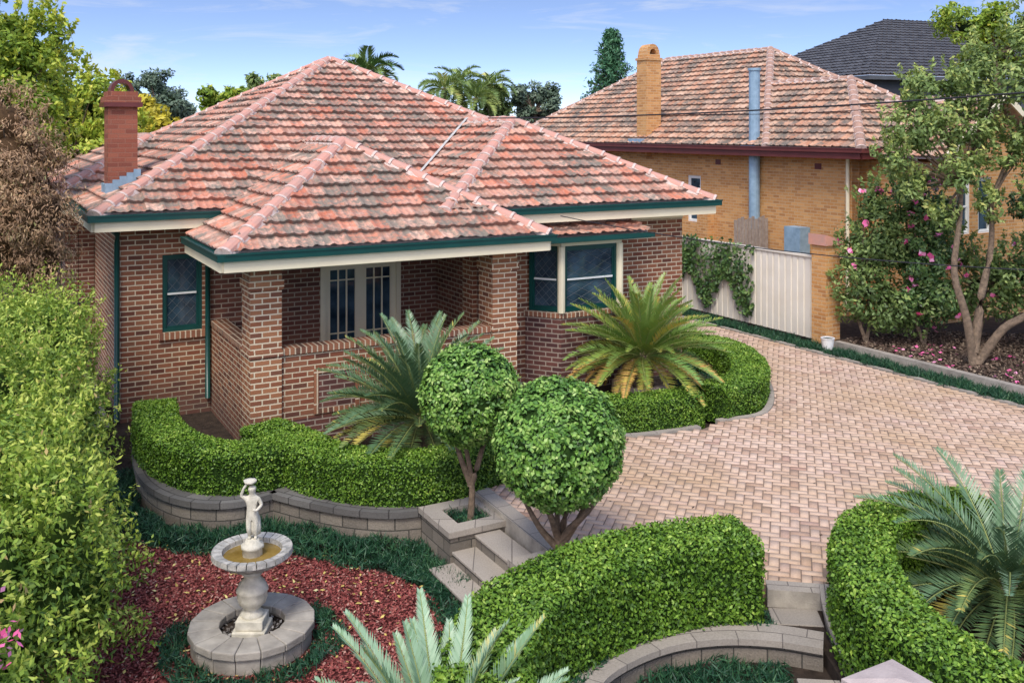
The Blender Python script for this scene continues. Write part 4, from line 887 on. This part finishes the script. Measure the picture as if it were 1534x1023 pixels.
e=empty('pine_tree',(5.65,55,0)); mb=MB(); mb.tube([(0,0,0),(0,0,10.6)],[.25,.03],8)
Cs=[];rn=[]
for k in range(26):
    z=3.6+6.9*k/26; Lb=2.1*(1-(k/27)**1.2)+.12
    for j in range(7):
        a=j*2*math.pi/7+k*.6+random.uniform(-.2,.2); l=Lb*random.uniform(.6,1.2); tip=(math.cos(a)*l,math.sin(a)*l,z+l*.35); mb.tube([(0,0,z),tip],[.05,.01],4)
        m=60; t=rng.random(m)**.7; P=np.array([[0,0,z]])+(np.array(tip)-np.array([0,0,z]))*t[:,None]+rng.normal(0,.09,(m,3)); Cs.append(P); rn.append(rng.normal(.45,.2,m)+.1*(z-4)/6)
mb.make('trunk',['bark'],e); C=np.concatenate(Cs); leaves('needles',C,rng.normal(0,1,C.shape),.28,.08,'L_conif',np.concatenate(rn),e)
def palm(name,x,y,h,L,nf=34,mat='L_cam',ll=.55,lw=.09):
    return cycad(name,(x,y,0),h,L,nf,mat,lw,ll,-25,75,pairs=22,bend=85)
palm('palm_tree',-6.0,40,7.0,1.6,30)
for (x,y,z) in ((-3.87,55,7.08),(-3.08,58,7.6),(-1.32,60,7.5),(-2.12,56,6.54)): palm('palm_tree',x,y,z,1.7,24,'L_tree')

gp=empty('brick_gate_pier',(2.55,6.4,0),TH); mb=MB(); mb.box(-.2,-.2,-.5,.2,.2,1.06); mb.make('shaft',['brick'],gp)
mb=MB(); mb.box(-.25,-.25,1.06,.25,.25,1.12)
for k in range(4):
    c=[(-.25,-.25),(.25,-.25),(.25,.25),(-.25,.25)]; a=c[k];b=c[(k+1)%4]; mb.face([(*a,1.121),(*b,1.121),(0,0,1.18)])
mb.make('cap',['stonecap'],gp)
def cable(name,a,b,sag,r=.014):
    a=Vector(a);b=Vector(b); mb=MB(); pts=[a.lerp(b,t)-Vector((0,0,sag*4*t*(1-t))) for t in np.linspace(0,1,24)]; mb.tube(pts,[r]*24,6); mb.make(name,['cable'])
cable('power_cable',(-.5,20.4,5.05),(8.2,11.5,5.42),.12,.014)
cable('service_cable',(.85,16.9,3.3),(7.6,11.0,3.15),.2,.008)
cable('power_cable',(5.1,30,5.3),(11.5,15,5.75),.25,.010)

# ================================================================= WORLD, SUN, CAMERA
sd=Vector((-.16,-.68,1.02)).normalized(); el=math.asin(sd.z); az=math.atan2(sd.x,sd.y)
wd=bpy.data.worlds.new("World"); S.world=wd; wd.use_nodes=True; nt=wd.node_tree; bg=nt.nodes['Background']
tc=N(nt,'ShaderNodeTexCoord').outputs['Generated']
mp=N(nt,'ShaderNodeMapping'); nt.links.new(tc,mp.inputs[0]); mp.inputs['Scale'].default_value=(1,1,3.2); mp.inputs['Location'].default_value=(0,0,.03)
nv=N(nt,'ShaderNodeVectorMath',operation='NORMALIZE'); nt.links.new(mp.outputs[0],nv.inputs[0])
sk=nt.nodes.new('ShaderNodeTexSky'); sk.sky_type='NISHITA'; sk.sun_disc=False; sk.sun_elevation=el; sk.sun_rotation=az; sk.ozone_density=1.7; sk.air_density=1.0; sk.dust_density=1.2
nt.links.new(nv.outputs[0],sk.inputs['Vector'])
skc=mix(nt,1.0,sk.outputs[0],(1.75,1.68,1.78),'MULTIPLY')
mp2=N(nt,'ShaderNodeMapping'); nt.links.new(tc,mp2.inputs[0]); mp2.inputs['Scale'].default_value=(1.8,1.8,12); mp2.inputs['Rotation'].default_value=(0,.15,0); mp2.inputs['Location'].default_value=(.4,0,.7)
nz=N(nt,'ShaderNodeTexNoise'); nz.inputs['Scale'].default_value=2.6; nz.inputs['Detail'].default_value=9; nz.inputs['Roughness'].default_value=.64; nz.inputs['Distortion'].default_value=.8; nt.links.new(mp2.outputs[0],nz.inputs['Vector'])
cf_=ramp(nt,nz.outputs['Fac'],[(.53,(0,0,0)),(.80,(.65,)*3)])
nt.links.new(mix(nt,cf_,skc,(6.0,6.1,6.3)),bg.inputs[0]); bg.inputs[1].default_value=.15
ld=bpy.data.lights.new('sun','SUN'); ld.energy=3.1; ld.angle=math.radians(20); ld.color=(1,.94,.85); lo=bpy.data.objects.new('sun',ld); COL.objects.link(lo); lo.rotation_euler=sd.to_track_quat('Z','Y').to_euler()
cam=bpy.data.cameras.new('camera'); co=bpy.data.objects.new('camera',cam); COL.objects.link(co); co.location=(0,0,4.8); co.rotation_euler=(math.pi/2,0,0)
cam.sensor_width=36; cam.lens=34.03; cam.shift_y=-(511.5-195)/1534; cam.clip_end=3000; S.camera=co
S.view_settings.view_transform='Standard'; S.view_settings.look='None'; S.view_settings.exposure=0
